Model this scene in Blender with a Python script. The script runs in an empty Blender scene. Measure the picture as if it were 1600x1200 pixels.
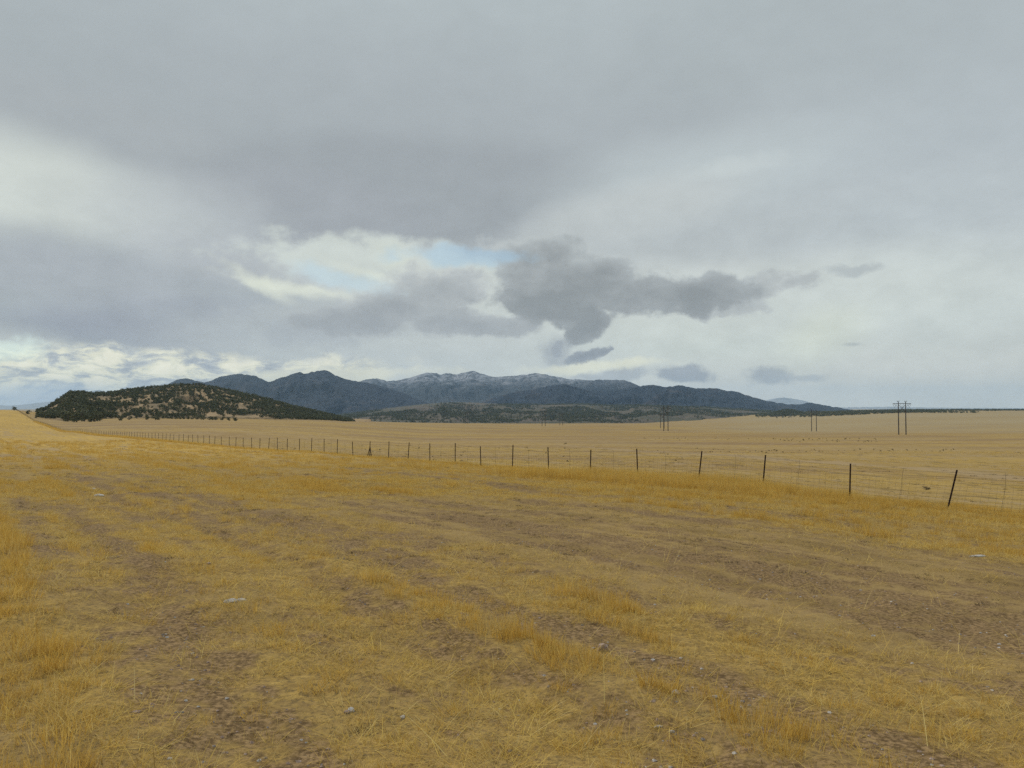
import bpy, bmesh, math, random
import numpy as np
from mathutils import Vector, Matrix
R = math.radians
random.seed(7)
rng = np.random.default_rng(11)
sc = bpy.context.scene
COL = sc.collection

# ------------------------------------------------------------------ camera
F, CX, CY, HOR = 1245.0, 800.0, 600.0, 639.0      # photograph geometry, pixels of the 1600 x 1200 frame
ZC = 1.65
PITCH = math.atan((HOR - CY) / F)
cam_d = bpy.data.cameras.new('camera')
cam = bpy.data.objects.new('camera', cam_d); COL.objects.link(cam)
cam_d.sensor_width = 36.0; cam_d.lens = 36.0 * F / 1600.0
cam_d.clip_start = 0.05; cam_d.clip_end = 80000.0
cam.location = (0, 0, ZC); cam.rotation_euler = (R(90) + PITCH, 0, 0)
sc.camera = cam

def lin(c):
    c = np.asarray(c, float) / 255.0
    return tuple(np.where(c <= 0.04045, c / 12.92, ((c + 0.055) / 1.055) ** 2.4))

def pdir(px, py):
    """direction of a photograph pixel (world axes, Y forward)"""
    x = (px - CX) / F; y = (CY - py) / F
    c, s = math.cos(PITCH), math.sin(PITCH)
    return (x, c - s * y, s + c * y)

def at(px, py, Y):
    d = pdir(px, py); t = Y / d[1]
    return (d[0] * t, Y, ZC + d[2] * t)

# ------------------------------------------------------------------ render settings
sc.render.engine = 'CYCLES'
cy = sc.cycles
cy.use_denoising = False
cy.max_bounces = 4; cy.diffuse_bounces = 2; cy.glossy_bounces = 1
cy.transmission_bounces = 2; cy.transparent_max_bounces = 4; cy.volume_bounces = 1
vs = sc.view_settings
vs.view_transform = 'Standard'; vs.look = 'None'; vs.exposure = 0.07; vs.gamma = 1.0
vs.use_curve_mapping = False

SUN_EL, SUN_AZ = 42.0, -35.0          # degrees; azimuth from the viewing direction, left negative

# ------------------------------------------------------------------ node helper
class NT:
    def __init__(s, nt):
        s.nt = nt; nt.nodes.clear()
    def new(s, t, **k):
        n = s.nt.nodes.new(t)
        for a, v in k.items(): setattr(n, a, v)
        return n
    def put(s, sock, v):
        if isinstance(v, bpy.types.NodeSocket): s.nt.links.new(v, sock)
        elif v is not None:
            if hasattr(sock.default_value, '__len__') and len(sock.default_value) == 4 and hasattr(v, '__len__') and len(v) == 3:
                v = tuple(v) + (1.0,)
            sock.default_value = v
    def m(s, op, a, b=None, c=None, clamp=False):
        n = s.new('ShaderNodeMath', operation=op, use_clamp=clamp)
        s.put(n.inputs[0], a)
        if b is not None: s.put(n.inputs[1], b)
        if c is not None: s.put(n.inputs[2], c)
        return n.outputs[0]
    def ss(s, v, a, b, lo=0.0, hi=1.0, kind='SMOOTHSTEP'):
        n = s.new('ShaderNodeMapRange', interpolation_type=kind)
        for i, x in enumerate((v, a, b, lo, hi)): s.put(n.inputs[i], x)
        return n.outputs[0]
    def vm(s, op, a, b=None, scale=None):
        n = s.new('ShaderNodeVectorMath', operation=op)
        s.put(n.inputs[0], a)
        if b is not None: s.put(n.inputs[1], b)
        if scale is not None: s.put(n.inputs['Scale'], scale)
        return n.outputs['Value'] if op in ('LENGTH', 'DOT_PRODUCT', 'DISTANCE') else n.outputs[0]
    def noise(s, vec, scale, detail=4, rough=0.55, dist=0.0, col=False, dim='3D'):
        n = s.new('ShaderNodeTexNoise', noise_dimensions=dim)
        s.put(n.inputs['Vector'], vec); n.inputs['Scale'].default_value = scale
        n.inputs['Detail'].default_value = detail; n.inputs['Roughness'].default_value = rough
        n.inputs['Distortion'].default_value = dist
        return n.outputs['Color'] if col else n.outputs[0]
    def mix(s, f, a, b, blend='MIX'):
        n = s.new('ShaderNodeMix', data_type='RGBA', blend_type=blend)
        s.put(n.inputs[0], f); s.put(n.inputs[6], a); s.put(n.inputs[7], b)
        return n.outputs[2]
    def ramp(s, f, stops, interp='LINEAR'):
        n = s.new('ShaderNodeValToRGB'); r = n.color_ramp; r.interpolation = interp
        while len(r.elements) < len(stops): r.elements.new(0.5)
        for e, (p, c) in zip(r.elements, stops):
            e.position = p; e.color = tuple(c) + (1.0,) if len(c) == 3 else c
        s.put(n.inputs[0], f)
        return n.outputs[0]
    def mapping(s, v, loc=(0, 0, 0), rot=(0, 0, 0), scale=(1, 1, 1), kind='POINT'):
        n = s.new('ShaderNodeMapping', vector_type=kind)
        s.put(n.inputs[0], v); n.inputs[1].default_value = loc; n.inputs[2].default_value = rot; n.inputs[3].default_value = scale
        return n.outputs[0]
    def comb(s, x, y, z=0.0):
        n = s.new('ShaderNodeCombineXYZ')
        for i, v in enumerate((x, y, z)): s.put(n.inputs[i], v)
        return n.outputs[0]
    def sep(s, v):
        n = s.new('ShaderNodeSeparateXYZ'); s.put(n.inputs[0], v); return n.outputs

# ------------------------------------------------------------------ world: clear sky behind a broken overcast deck
world = bpy.data.worlds.new('World'); sc.world = world; world.use_nodes = True
w = NT(world.node_tree)
tc = w.new('ShaderNodeTexCoord')
D3 = tc.outputs['Generated']
dx, dy, dz = w.sep(D3)
az = w.m('MULTIPLY', w.m('ARCTAN2', dx, dy), F)
el = w.m('MULTIPLY', w.m('ARCSINE', dz), F)
def AE(px, py):
    d = Vector(pdir(px, py)).normalized()
    return F * math.atan2(d.x, d.y), F * math.asin(d.z)
n_soft = w.noise(D3, 5.0, 3, 0.5, col=True)
n_fine = w.noise(D3, 16.0, 6, 0.62, col=True)
raw = w.comb(az, el)
def warp(v, n, ax, ay):
    o = w.vm('MULTIPLY', w.vm('SUBTRACT', n, (0.5, 0.5, 0.5)), (ax, ay, 0.0))
    return w.vm('ADD', v, o)
P_soft = warp(warp(raw, n_soft, 84, 46), n_fine, 26, 16)
P_fine = warp(warp(raw, n_soft, 26, 16), n_fine, 46, 34)
n_edge = w.m('SUBTRACT', w.noise(w.mapping(D3, scale=(1, 1, 1.5)), 24.0, 9, .58), 0.5)
PP = {'s': P_soft, 'f': P_fine, 'r': raw}
base = w.ramp(w.ss(el, -60.0, 1200.0, kind='LINEAR'), [
    (0.00, lin((213, 213, 208))), (0.06, lin((214, 216, 211))), (0.12, lin((206, 214, 210))),
    (0.20, lin((203, 210, 209))), (0.255, lin((190, 197, 201))), (0.33, lin((172, 180, 187))),
    (0.42, lin((168, 177, 183))), (0.56, lin((174, 184, 190))), (1.0, lin((170, 180, 187)))])
lum = w.ss(w.noise(D3, 3.0, 5, 0.5), 0.3, 0.7, 0.93, 1.07, 'LINEAR')
colr = w.mix(1.0, base, w.comb(lum, lum, lum), 'MULTIPLY')
clear = 0.0
def blob(px, py, rx, ry, rot, soft, c, op, k, flat=None):
    """a cloud body (or a gap) centred on a direction of the sky"""
    global colr
    a, e = AE(px, py)
    q = w.mapping(PP[k], (a, e, 0), (0, 0, R(rot)), (rx, ry, 1), 'TEXTURE')
    L_ = w.vm('LENGTH', q)
    if k == 'f': L_ = w.m('MULTIPLY_ADD', n_edge, 2.1, L_)
    m = w.ss(L_, 1 + soft, 1 - soft, 0.0, op)
    colr = w.mix(m, colr, lin(c))
    return m
def gap(px, py, rx, ry, rot, soft, op, k):
    global clear
    a, e = AE(px, py)
    q = w.mapping(PP[k], (a, e, 0), (0, 0, R(rot)), (rx, ry, 1), 'TEXTURE')
    m = w.ss(w.m('MULTIPLY_ADD', n_edge, 2.2, w.vm('LENGTH', q)), 1 + soft, 1 - soft, 0.0, op)
    clear = m if isinstance(clear, float) else w.m('MAXIMUM', clear, m)
# overcast deck
blob(520, 275, 520, 110, -4, .65, (161, 169, 175), .9, 's')
blob(640, 180, 480, 100, -8, .8, (165, 173, 180), .6, 's')
blob(150, 195, 260, 44, -10, .5, (165, 172, 178), .75, 's')
blob(640, 305, 330, 82, -1, .28, (155, 162, 169), .85, 's')
blob(470, 330, 190, 56, -4, .5, (160, 166, 174), .7, 's')
blob(60, 325, 190, 80, -12, .5, (204, 211, 208), .95, 's')
blob(250, 330, 130, 50, 0, .7, (184, 191, 196), .7, 's')
blob(1110, 275, 210, 55, 6, .7, (187, 197, 202), .8, 's')
blob(980, 335, 170, 40, 12, .5, (190, 197, 200), .85, 's')
blob(1250, 355, 260, 36, 0, .6, (178, 186, 191), .75, 's')
blob(1150, 262, 70, 12, 4, .8, (196, 205, 208), .6, 'f')
blob(1560, 330, 220, 240, 0, .8, (181, 191, 198), .6, 's')
blob(1540, 600, 240, 60, 0, .8, (206, 208, 203), .8, 's')
blob(1400, 470, 200, 60, 0, .8, (205, 213, 211), .7, 's')
blob(60, 515, 160, 34, -6, .6, (203, 208, 206), .85, 'f')
# left lower bank
blob(200, 470, 350, 78, -7, .35, (163, 171, 178), .95, 's')
blob(330, 508, 190, 42, -4, .35, (153, 160, 171), .85, 's')
blob(230, 520, 170, 24, -5, .5, (147, 153, 166), .7, 's')
blob(100, 425, 200, 44, -5, .7, (170, 176, 184), .6, 's')
blob(360, 400, 130, 30, -6, .7, (173, 179, 187), .7, 's')
# lit layer between the decks
blob(610, 540, 300, 52, 0, .6, (193, 200, 201), .9, 's')
blob(585, 412, 190, 34, -4, .4, (203, 211, 208), .95, 'f')
gap(535, 438, 74, 14, -12, .5, .45, 'f'); gap(725, 402, 100, 13, 2, .5, .62, 'f')
blob(640, 415, 50, 16, -20, .6, (208, 215, 208), .8, 'f')
blob(485, 454, 95, 8, -8, .8, (222, 228, 216), .8, 'f')
blob(405, 444, 50, 9, -26, .8, (222, 228, 215), .7, 'f')
blob(600, 438, 60, 6, -18, .8, (216, 223, 214), .7, 'f')
# grey bodies beneath
blob(540, 492, 150, 28, 2, .5, (178, 185, 189), .85, 'f')
blob(480, 520, 90, 20, 0, .6, (170, 177, 184), .7, 'f')
n_puff = w.m('SUBTRACT', w.noise(w.mapping(D3, scale=(1, 1, 1.25)), 15.0, 10, .52), 0.5)
n_in = w.m('SUBTRACT', w.noise(w.mapping(D3, scale=(1, 1, 1.7)), 21.0, 8, .58), 0.5)
def body(lobes, stops, op=1.0, puff=1.5, edge=.9, soft=.22, low=None):
    """a cloud of several lobes: thin and bright at its rim, darker in its depth and towards its base"""
    global colr
    f = None
    for px, py, rx, ry, rot in lobes:
        a, e = AE(px, py)
        l = w.m('SUBTRACT', 1.0, w.vm('LENGTH', w.mapping(P_fine, (a, e, 0), (0, 0, R(rot)), (rx, ry, 1), 'TEXTURE')))
        f = l if f is None else w.m('SMOOTH_MAX', f, l, .15)
    f = w.m('MULTIPLY_ADD', n_puff, puff, f); f = w.m('MULTIPLY_ADD', n_edge, edge, f)
    t = w.m('MULTIPLY_ADD', n_in, 1.1, f)
    if low: t = w.m('ADD', t, w.ss(el, AE(800, low[0])[1], AE(800, low[1])[1], -.25, .35))
    c_ = w.ramp(w.ss(t, -.1, 1.0, kind='LINEAR'), [(p_, lin(q_)) for p_, q_ in stops])
    colr = w.mix(w.ss(f, -.02, soft, 0.0, op), colr, c_)
GREY = [(0, (183, 190, 193)), (.22, (170, 177, 181)), (.5, (158, 164, 168)), (.8, (148, 154, 158)), (1, (142, 148, 152))]
LITE = [(0, (198, 204, 204)), (.3, (180, 186, 190)), (.6, (167, 173, 178)), (1, (156, 162, 168))]
body([(690, 452, 110, 42, 6), (610, 478, 110, 30, 0), (740, 505, 130, 30, -4), (540, 500, 120, 26, 0)], LITE, .9, 1.3, .9, .35, (440, 520))
body([(1165, 450, 100, 26, 8), (1240, 438, 44, 12, 10), (1150, 476, 60, 20, 0)], [(0, (190, 197, 200)), (.4, (176, 182, 186)), (1, (164, 170, 175))], .75, 2.1, 2.2, .45)
body([(826, 408, 70, 62, 0), (865, 400, 50, 40, 0), (885, 432, 110, 58, -6), (950, 425, 60, 40, 0), (850, 470, 110, 40, 0), (940, 440, 100, 44, -8), (1010, 455, 130, 42, -3), (1090, 452, 100, 34, 0), (880, 490, 90, 24, -4), (924, 510, 44, 20, 30)], GREY, 1.0, 1.2, 1.1, .30, (400, 500))
body([(910, 558, 46, 10, 12), (948, 549, 24, 7, 22), (872, 545, 14, 10, 50)], [(0, (172, 179, 184)), (.3, (156, 163, 170)), (1, (144, 151, 159))], 1.0, 1.7, 2.6, .4)
blob(872, 545, 24, 18, 45, .5, (162, 169, 176), .75, 'f')
blob(1068, 584, 50, 12, 2, .35, (160, 167, 175), .95, 'f')
blob(965, 586, 58, 9, 2, .5, (172, 179, 185), .8, 'f')
blob(1203, 586, 34, 13, 0, .4, (163, 170, 177), .9, 'f')
blob(1258, 588, 28, 5, 0, .6, (176, 183, 188), .75, 'f')
blob(1345, 420, 34, 8, -6, .45, (176, 184, 188), .85, 'f')
blob(1330, 538, 11, 2.4, 0, .7, (168, 176, 182), .8, 'r')
blob(1288, 528, 60, 30, 20, .9, (213, 220, 207), .6, 's')
# broken bright band low on the left and over the ranges
lowm = w.ss(w.m('MULTIPLY_ADD', n_edge, .8, w.vm('LENGTH', w.mapping(P_soft, AE(110, 582) + (0,), (0, 0, R(1)), (430, 36, 1), 'TEXTURE'))), 1.25, .75)
qb = w.mapping(warp(raw, n_fine, 40, 22), (0, 0, 0), (0, 0, 0), (1.0, 3.0, 1))
nb = w.noise(qb, 0.021, 7, 0.62, dist=.4)
band = w.ramp(nb, [(.33, lin((156, 164, 176))), (.42, lin((180, 186, 190))), (.475, lin((206, 209, 202))), (.53, lin((230, 230, 210))), (.61, lin((244, 242, 222)))])
colr = w.mix(w.m('MULTIPLY', lowm, .97), colr, band)
blob(530, 587, 130, 11, 0, .6, (224, 225, 207), .85, 'f')
blob(930, 573, 90, 7, 3, .6, (230, 232, 213), .9, 'f')
blob(10, 622, 120, 18, 0, .8, (176, 190, 208), .8, 's')
gap(8, 543, 46, 14, -4, .45, .6, 'f')
# fine relief of the cloud sheet
rel = w.noise(w.mapping(warp(raw, n_fine, 30, 20), (0, 0, 0), (0, 0, 0), (1.0, 1.7, 1)), 0.016, 8, 0.6)
amp = w.ss(el, 420.0, 180.0, .03, .085)
rl = w.m('MULTIPLY_ADD', w.m('SUBTRACT', rel, .5), w.m('MULTIPLY', amp, 4.0), 1.0)
colr = w.mix(1.0, colr, w.comb(w.m('MULTIPLY', rl, 1.01), rl, w.m('MULTIPLY', rl, .965)), 'MULTIPLY')

sky = w.new('ShaderNodeTexSky', sky_type='NISHITA')
sky.sun_disc = False; sky.sun_elevation = R(SUN_EL); sky.sun_rotation = R(SUN_AZ)
sky.altitude = 1500; sky.air_density = 1.0; sky.dust_density = 3.0; sky.ozone_density = 1.0
bg1 = w.new('ShaderNodeBackground'); w.put(bg1.inputs[0], w.mix(1.0, sky.outputs[0], (.90, 1.0, .93), 'MULTIPLY')); bg1.inputs[1].default_value = 0.092
bg2 = w.new('ShaderNodeBackground'); w.put(bg2.inputs[0], colr); bg2.inputs[1].default_value = 1.0
mx = w.new('ShaderNodeMixShader'); w.put(mx.inputs[0], w.m('MULTIPLY', clear, 1.0))
w.nt.links.new(bg2.outputs[0], mx.inputs[1]); w.nt.links.new(bg1.outputs[0], mx.inputs[2])
wo = w.new('ShaderNodeOutputWorld'); w.nt.links.new(mx.outputs[0], wo.inputs[0])
world.cycles.sampling_method = 'MANUAL'; world.cycles.sample_map_resolution = 512

sun_d = bpy.data.lights.new('sun', 'SUN'); sun = bpy.data.objects.new('sun', sun_d); COL.objects.link(sun)
sun_d.energy = 2.15; sun_d.angle = R(20); sun_d.color = (1.0, 0.95, 0.87)
sdir = Vector((math.sin(R(SUN_AZ)) * math.cos(R(SUN_EL)), math.cos(R(SUN_AZ)) * math.cos(R(SUN_EL)), math.sin(R(SUN_EL))))
sun.rotation_euler = sdir.to_track_quat('Z', 'Y').to_euler()
sun.location = (0, 0, 60)

# ------------------------------------------------------------------ numeric noise
def _h(ix, iy, seed):
    h = (ix.astype(np.int64) * 374761393 + iy.astype(np.int64) * 668265263 + seed * 974634541) & 0xFFFFFFFF
    h = ((h ^ (h >> 13)) * 1274126177) & 0xFFFFFFFF
    h = ((h ^ (h >> 16)) * 2246822519) & 0xFFFFFFFF
    return ((h ^ (h >> 15)) & 0xFFFFFF) / float(0xFFFFFF)
def vnoise(x, y, seed=0):
    x = np.asarray(x, float); y = np.asarray(y, float)
    ix = np.floor(x); iy = np.floor(y); fx = x - ix; fy = y - iy
    fx = fx * fx * fx * (fx * (fx * 6 - 15) + 10); fy = fy * fy * fy * (fy * (fy * 6 - 15) + 10)
    a = _h(ix, iy, seed); b = _h(ix + 1, iy, seed); c = _h(ix, iy + 1, seed); d = _h(ix + 1, iy + 1, seed)
    return (a * (1 - fx) + b * fx) * (1 - fy) + (c * (1 - fx) + d * fx) * fy
def fbm(x, y, oct=4, seed=0, gain=0.5):
    s = 0; a = 1; t = 0
    for i in range(oct):
        s = s + a * vnoise(x * 2 ** i + 17.3 * i, y * 2 ** i - 9.1 * i, seed + i); t += a; a *= gain
    return s / t
def sstep(a, b, x):
    t = np.clip((np.asarray(x, float) - a) / (b - a), 0, 1); return t * t * (3 - 2 * t)

# ------------------------------------------------------------------ terrain shape
# fence in plan: X = FX0 - FS * Y ; s runs along it, p across it (fence at p = P_FENCE)
FX0, FS = 31.3, 0.66
_n = math.hypot(1, FS); DH = (-FS / _n, 1 / _n); NH = (1 / _n, FS / _n)
P_FENCE = FX0 * NH[0]
def sp(X, Y): return X * DH[0] + Y * DH[1], X * NH[0] + Y * NH[1]

prof = {  # photograph column : (depth, height below the eye)
    -700: [(10, -1.7), (30, -2.0), (100, -2.6), (300, -3.5), (835, -1.5), (1500, -8), (4000, -14), (19500, -3)],
    -100: [(10, -1.72), (30, -2.4), (60, -3.0), (100, -3.8), (200, -5.3), (350, -5.8), (500, -4.2), (650, -2.0), (835, -.4), (1100, -5), (2000, -16), (6000, -20), (19500, -3)],
    0: [(10, -1.75), (30, -2.6), (60, -3.4), (100, -4.4), (200, -6.3), (350, -7.2), (500, -5.7), (650, -2.6), (835, .2), (1100, -5), (2000, -16), (6000, -20), (19500, -3)],
    35: [(10, -1.78), (30, -2.6), (60, -3.5), (100, -4.6), (203, -6.7), (319, -8.6), (475, -8.0), (684, -4.6), (850, .8), (1100, -5), (2000, -16), (6000, -20), (19500, -3)],
    100: [(10, -1.8), (30, -2.7), (60, -3.6), (100, -4.7), (203, -7.2), (319, -9.2), (475, -9.5), (600, -8), (900, -8), (2000, -16), (6000, -20), (19500, -3)],
    200: [(10, -1.85), (30, -2.7), (60, -3.6), (100, -4.7), (175, -6.3), (320, -8), (600, -8), (800, -8.5), (1200, -10), (2000, -16), (6000, -20), (19500, -3)],
    350: [(10, -1.9), (30, -2.8), (60, -3.7), (105, -4.9), (200, -6.6), (400, -8.5), (600, -9), (800, -9.5), (1200, -12), (2500, -30), (6000, -35), (19500, -3)],
    500: [(10, -1.95), (30, -2.85), (74, -4.0), (150, -6.5), (400, -10.5), (800, -13), (1200, -15), (2500, -35), (6000, -45), (19500, -3)],
    650: [(10, -2.0), (30, -2.85), (58, -3.7), (150, -7), (400, -13.5), (800, -20), (1500, -26), (2500, -44), (6000, -55), (19500, -3)],
    800: [(10, -2.05), (20, -2.55), (47.4, -3.5), (100, -5.4), (200, -8.5), (400, -14), (900, -24), (1500, -29), (2500, -47), (6000, -55), (19500, -3)],
    1000: [(10, -2.1), (20, -2.6), (38.2, -3.25), (100, -5.5), (200, -8.8), (400, -14.5), (862, -23.5), (1500, -31), (2500, -46), (6000, -55), (19500, -3)],
    1200: [(10, -2.15), (20, -2.7), (32, -3.2), (100, -5.5), (300, -12), (634, -20), (960, -28), (1500, -32), (2500, -28), (3500, -18), (6000, -30), (19500, -3)],
    1400: [(10, -2.2), (20, -2.85), (27.5, -3.3), (100, -5.5), (300, -12), (634, -20.3), (1000, -26), (1500, -23), (2200, -14), (3000, -3), (4500, -18), (19500, -3)],
    1600: [(10, -2.25), (20, -3.0), (25, -3.4), (100, -5.5), (300, -12), (634, -20), (1000, -25), (1500, -20), (2200, -12), (3000, -3), (4500, -18), (19500, -3)],
    2300: [(10, -2.2), (25, -3.2), (100, -5.5), (300, -11), (1000, -20), (2200, -12), (4500, -15), (19500, -3)],
}
LR = np.linspace(0, math.log(20000), 700)
cols = []
for px in sorted(prof):
    a = math.atan((px - CX) / F); k = 1 / math.cos(a)
    pts = [(1.0, -ZC), (3.0, -ZC)] + [(Yd * k, z) for Yd, z in prof[px]]
    z = np.interp(LR, np.log([q[0] for q in pts]), [q[1] for q in pts])
    cols.append((a, z))
gen = np.interp(LR, np.log([3, 30, 300, 2000, 16000]), [-ZC, -1.8, -3, -6, -3])
cols = [(-math.pi, gen), (-1.5, gen)] + cols + [(1.5, gen), (math.pi, gen)]
AZ = np.linspace(-math.pi, math.pi, 2401)
ca = np.array([c[0] for c in cols]); cz = np.array([c[1] for c in cols])
TZ = np.array([np.interp(AZ, ca, cz[:, j]) for j in range(len(LR))]).T
def gsmooth(A, sig, axis):
    n = int(3 * sig); k = np.exp(-0.5 * (np.arange(-n, n + 1) / sig) ** 2); k /= k.sum()
    A = np.pad(A, [(n, n) if i == axis else (0, 0) for i in range(2)], mode='edge')
    return np.apply_along_axis(lambda v: np.convolve(v, k, 'valid'), axis, A)
TZ = gsmooth(TZ, 7, 1); TZ = gsmooth(TZ, 6, 0)
def zbase(X, Y):
    X = np.asarray(X, float); Y = np.asarray(Y, float)
    a = (np.arctan2(X, Y) + math.pi) / (2 * math.pi) * (len(AZ) - 1)
    l = np.clip(np.log(np.maximum(np.hypot(X, Y), 1.0)) / LR[-1] * (len(LR) - 1), 0, len(LR) - 1.001)
    i = np.clip(a.astype(int), 0, len(AZ) - 2); j = l.astype(int); fa = a - i; fl = l - j
    return ZC + (TZ[i, j] * (1 - fa) + TZ[i + 1, j] * fa) * (1 - fl) + (TZ[i, j + 1] * (1 - fa) + TZ[i + 1, j + 1] * fa) * fl

def lane(p, c, wd): return np.exp(-((p - c) / wd) ** 2)
def fields(X, Y):
    """bare soil, tall grass, mown zone, golden tint (0..1 each)"""
    X = np.asarray(X, float); Y = np.asarray(Y, float)
    s, p = sp(X, Y)
    wob = (fbm(s * .12, p * .12, 3, 5) - .5) * 1.6
    q = p + wob
    n1 = fbm(s * .33, p * 1.1, 4, 21)            # streaks along the fence direction
    n2 = fbm(X * 3.1, Y * 3.1, 3, 41)
    n3 = fbm(s * .05, p * .11, 3, 61)
    n4 = fbm(s * .75, p * 1.15, 4, 81)
    row = fbm(s * .06, p * 2.1 + wob, 3, 101)     # faint parallel rows
    tracks = .16 * lane(q, 1.0, .42) + .15 * lane(q, 2.95, .36) + .12 * lane(q, 4.7, .5) + .10 * lane(q, 6.2, .5) + .12 * lane(q, -1.4, .6) + .10 * lane(q, 17.0, .6)
    mown = sstep(5.6, 7.8, q) * (1 - sstep(12.5, 15.5, q)) * sstep(26, 15, s)
    n5 = fbm(X * 9.0, Y * 9.0, 2, 43)
    v = n1 * .12 + n2 * .17 + n4 * .13 + n5 * .18 + (1 - row) * .40 + tracks * .8 + mown * .055
    bare = sstep(.527, .645, v)
    tall = sstep(.50, .63, n4 * .32 + n1 * .14 + n3 * .14 + row * .40 + .09 * lane(q, 3.75, .42) + .04 * lane(q, -.3, .7) - tracks * .8 - mown * .20)
    # stand of long grass against the fence
    x0 = FX0 - FS * Y
    stand = sstep(3.0, 1.2, np.abs(p - (P_FENCE - 1.7) + wob * .7)) * sstep(25.5, 30, Y) * sstep(45, 38, Y)
    strip = sstep(1.0, .3, np.abs(p - P_FENCE + .4)) * sstep(90, 150, Y) * .8
    tall = np.maximum(tall, np.maximum(stand, strip))
    bare = bare * (1 - np.maximum(stand, strip) * .95)
    bare = np.maximum(bare, .9 * sstep(1.5, .5, ((X + 38) / 8) ** 2 + ((Y - 57) / 3.2) ** 2 + (n1 - .5) * 2.5))
    # bare vehicle track beyond the fence
    tx = np.interp(Y, [30, 52, 84, 125, 220], [36.5, 33.4, 27, 20, 6])
    tr = sstep(2.6, 1.2, np.abs(X - tx + (fbm(Y * .1, X * 0, 2, 9) - .5) * 3)) * sstep(20, 40, Y) * sstep(230, 120, Y)
    bare = np.maximum(bare, tr * 1.0 * sstep(P_FENCE + .5, P_FENCE + 2, p))
    gold = np.clip(sstep(.35, .68, n3) * .7 + tall * .5 - mown * .3, 0, 1)
    gold = np.clip(gold + (row - .5) * .8, 0, 1)
    return bare, tall, mown, gold, stand

def micro(X, Y):
    r = np.hypot(X, Y); s, p = sp(X, Y)
    fall = 1 - sstep(60, 140, r)
    wob = (fbm(s * .12, p * .12, 3, 5) - .5) * 1.6; q = p + wob
    z = (fbm(X * .9, Y * .9, 4, 3) - .5) * .13 + (fbm(X * .22, Y * .22, 2, 4) - .5) * .16
    z = z - .05 * lane(q, 1.0, .3) - .06 * lane(q, 2.95, .3) + .04 * lane(q, 3.6, .3)
    far = (fbm(X * .012, Y * .012, 3, 8) - .5) * 1.2 * sstep(120, 400, r) * (1 - sstep(2500, 5000, r))
    return z * fall * sstep(.8, 2.5, r) + far
def zg(X, Y): return zbase(X, Y) + micro(np.asarray(X, float), np.asarray(Y, float))

# ------------------------------------------------------------------ object helpers
def tag(o, label=None, cat=None, group=None, kind=None):
    if label: o['label'] = label
    if cat: o['category'] = cat
    if group: o['group'] = group
    if kind: o['kind'] = kind
    return o
def link(name, me, parent=None, loc=(0, 0, 0), mat=None):
    o = bpy.data.objects.new(name, me); COL.objects.link(o); o.location = loc
    if parent is not None: o.parent = parent
    if mat is not None and me is not None and not me.materials: me.materials.append(mat)
    return o
def mesh_np(name, V, faces, mat=None, smooth=False, attrs=None):
    me = bpy.data.meshes.new(name)
    V = np.asarray(V, np.float32); faces = np.asarray(faces, np.int32)
    k = faces.shape[1]
    me.vertices.add(len(V)); me.vertices.foreach_set('co', V.ravel())
    me.loops.add(faces.size); me.loops.foreach_set('vertex_index', faces.ravel())
    me.polygons.add(len(faces)); me.polygons.foreach_set('loop_start', np.arange(0, faces.size, k, dtype=np.int32))
    me.polygons.foreach_set('loop_total', np.full(len(faces), k, np.int32))
    me.polygons.foreach_set('use_smooth', np.full(len(faces), smooth))
    for nme, a in (attrs or {}).items():
        at_ = me.attributes.new(nme, 'FLOAT', 'POINT'); at_.data.foreach_set('value', np.asarray(a, np.float32))
    me.update(calc_edges=True); me.validate()
    if mat: me.materials.append(mat)
    return me
def grid_faces(n, m, wrap=False):
    i = np.arange(n - 1)[:, None]; j = np.arange(m - 1)[None, :]
    a = i * m + j
    return np.stack([a, a + 1, a + m + 1, a + m], -1).reshape(-1, 4)[:, ::-1]

def new_mat(name):
    mt = bpy.data.materials.new(name); mt.use_nodes = True
    n = NT(mt.node_tree)
    out = n.new('ShaderNodeOutputMaterial')
    return mt, n, out
def principled(n, out, col, rough=.85, spec=.2, bump=None, metal=0.0):
    b = n.new('ShaderNodeBsdfPrincipled')
    n.put(b.inputs['Base Color'], col); n.put(b.inputs['Roughness'], rough); n.put(b.inputs['Metallic'], metal)
    n.put(b.inputs['Specular IOR Level'], spec)
    if bump is not None:
        bp = n.new('ShaderNodeBump'); bp.inputs['Strength'].default_value = bump[1]; bp.inputs['Distance'].default_value = bump[2]
        n.put(bp.inputs['Height'], bump[0]); n.put(b.inputs['Normal'], bp.outputs[0])
    n.nt.links.new(b.outputs[0], out.inputs[0])
    return b
def attr(n, name): return n.new('ShaderNodeAttribute', attribute_name=name).outputs['Fac']

# ------------------------------------------------------------------ ground
gm, n, out = new_mat('ground_soil_and_thatch')
pos = n.new('ShaderNodeNewGeometry').outputs['Position']
st = n.mapping(n.mapping(pos, rot=(0, 0, -math.atan2(DH[1], DH[0]))), scale=(.25, 1, 1))
fine = n.noise(pos, 9.0, 6, .65)
strk = n.noise(st, 1.2, 5, .6)
big = n.noise(st, .06, 4, .55)
huge = n.noise(pos, .006, 4, .55)
thatch = n.mix(n.ss(fine, .3, .7), (.240, .155, .052, 1), (.450, .300, .090, 1)) if True else n.mix(n.ss(fine, .3, .7), (0.318, 0.208, 0.068, 1), (0.530, 0.369, 0.120, 1))
thatch = n.mix(n.ss(strk, .35, .7, 0, .55), thatch, (0.265, 0.182, 0.084, 1))
soil = n.mix(n.ss(n.noise(pos, 26.0, 4, .65), .38, .66), (.124, .079, .037, 1), (.322, .212, .104, 1)) if True else n.mix(n.ss(fine, .3, .7), (0.159, 0.109, 0.066, 1), (0.318, 0.224, 0.132, 1))
pasture = n.mix(n.ss(strk, .3, .7), (0.392, 0.276, 0.088, 1), (0.519, 0.369, 0.118, 1))
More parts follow.
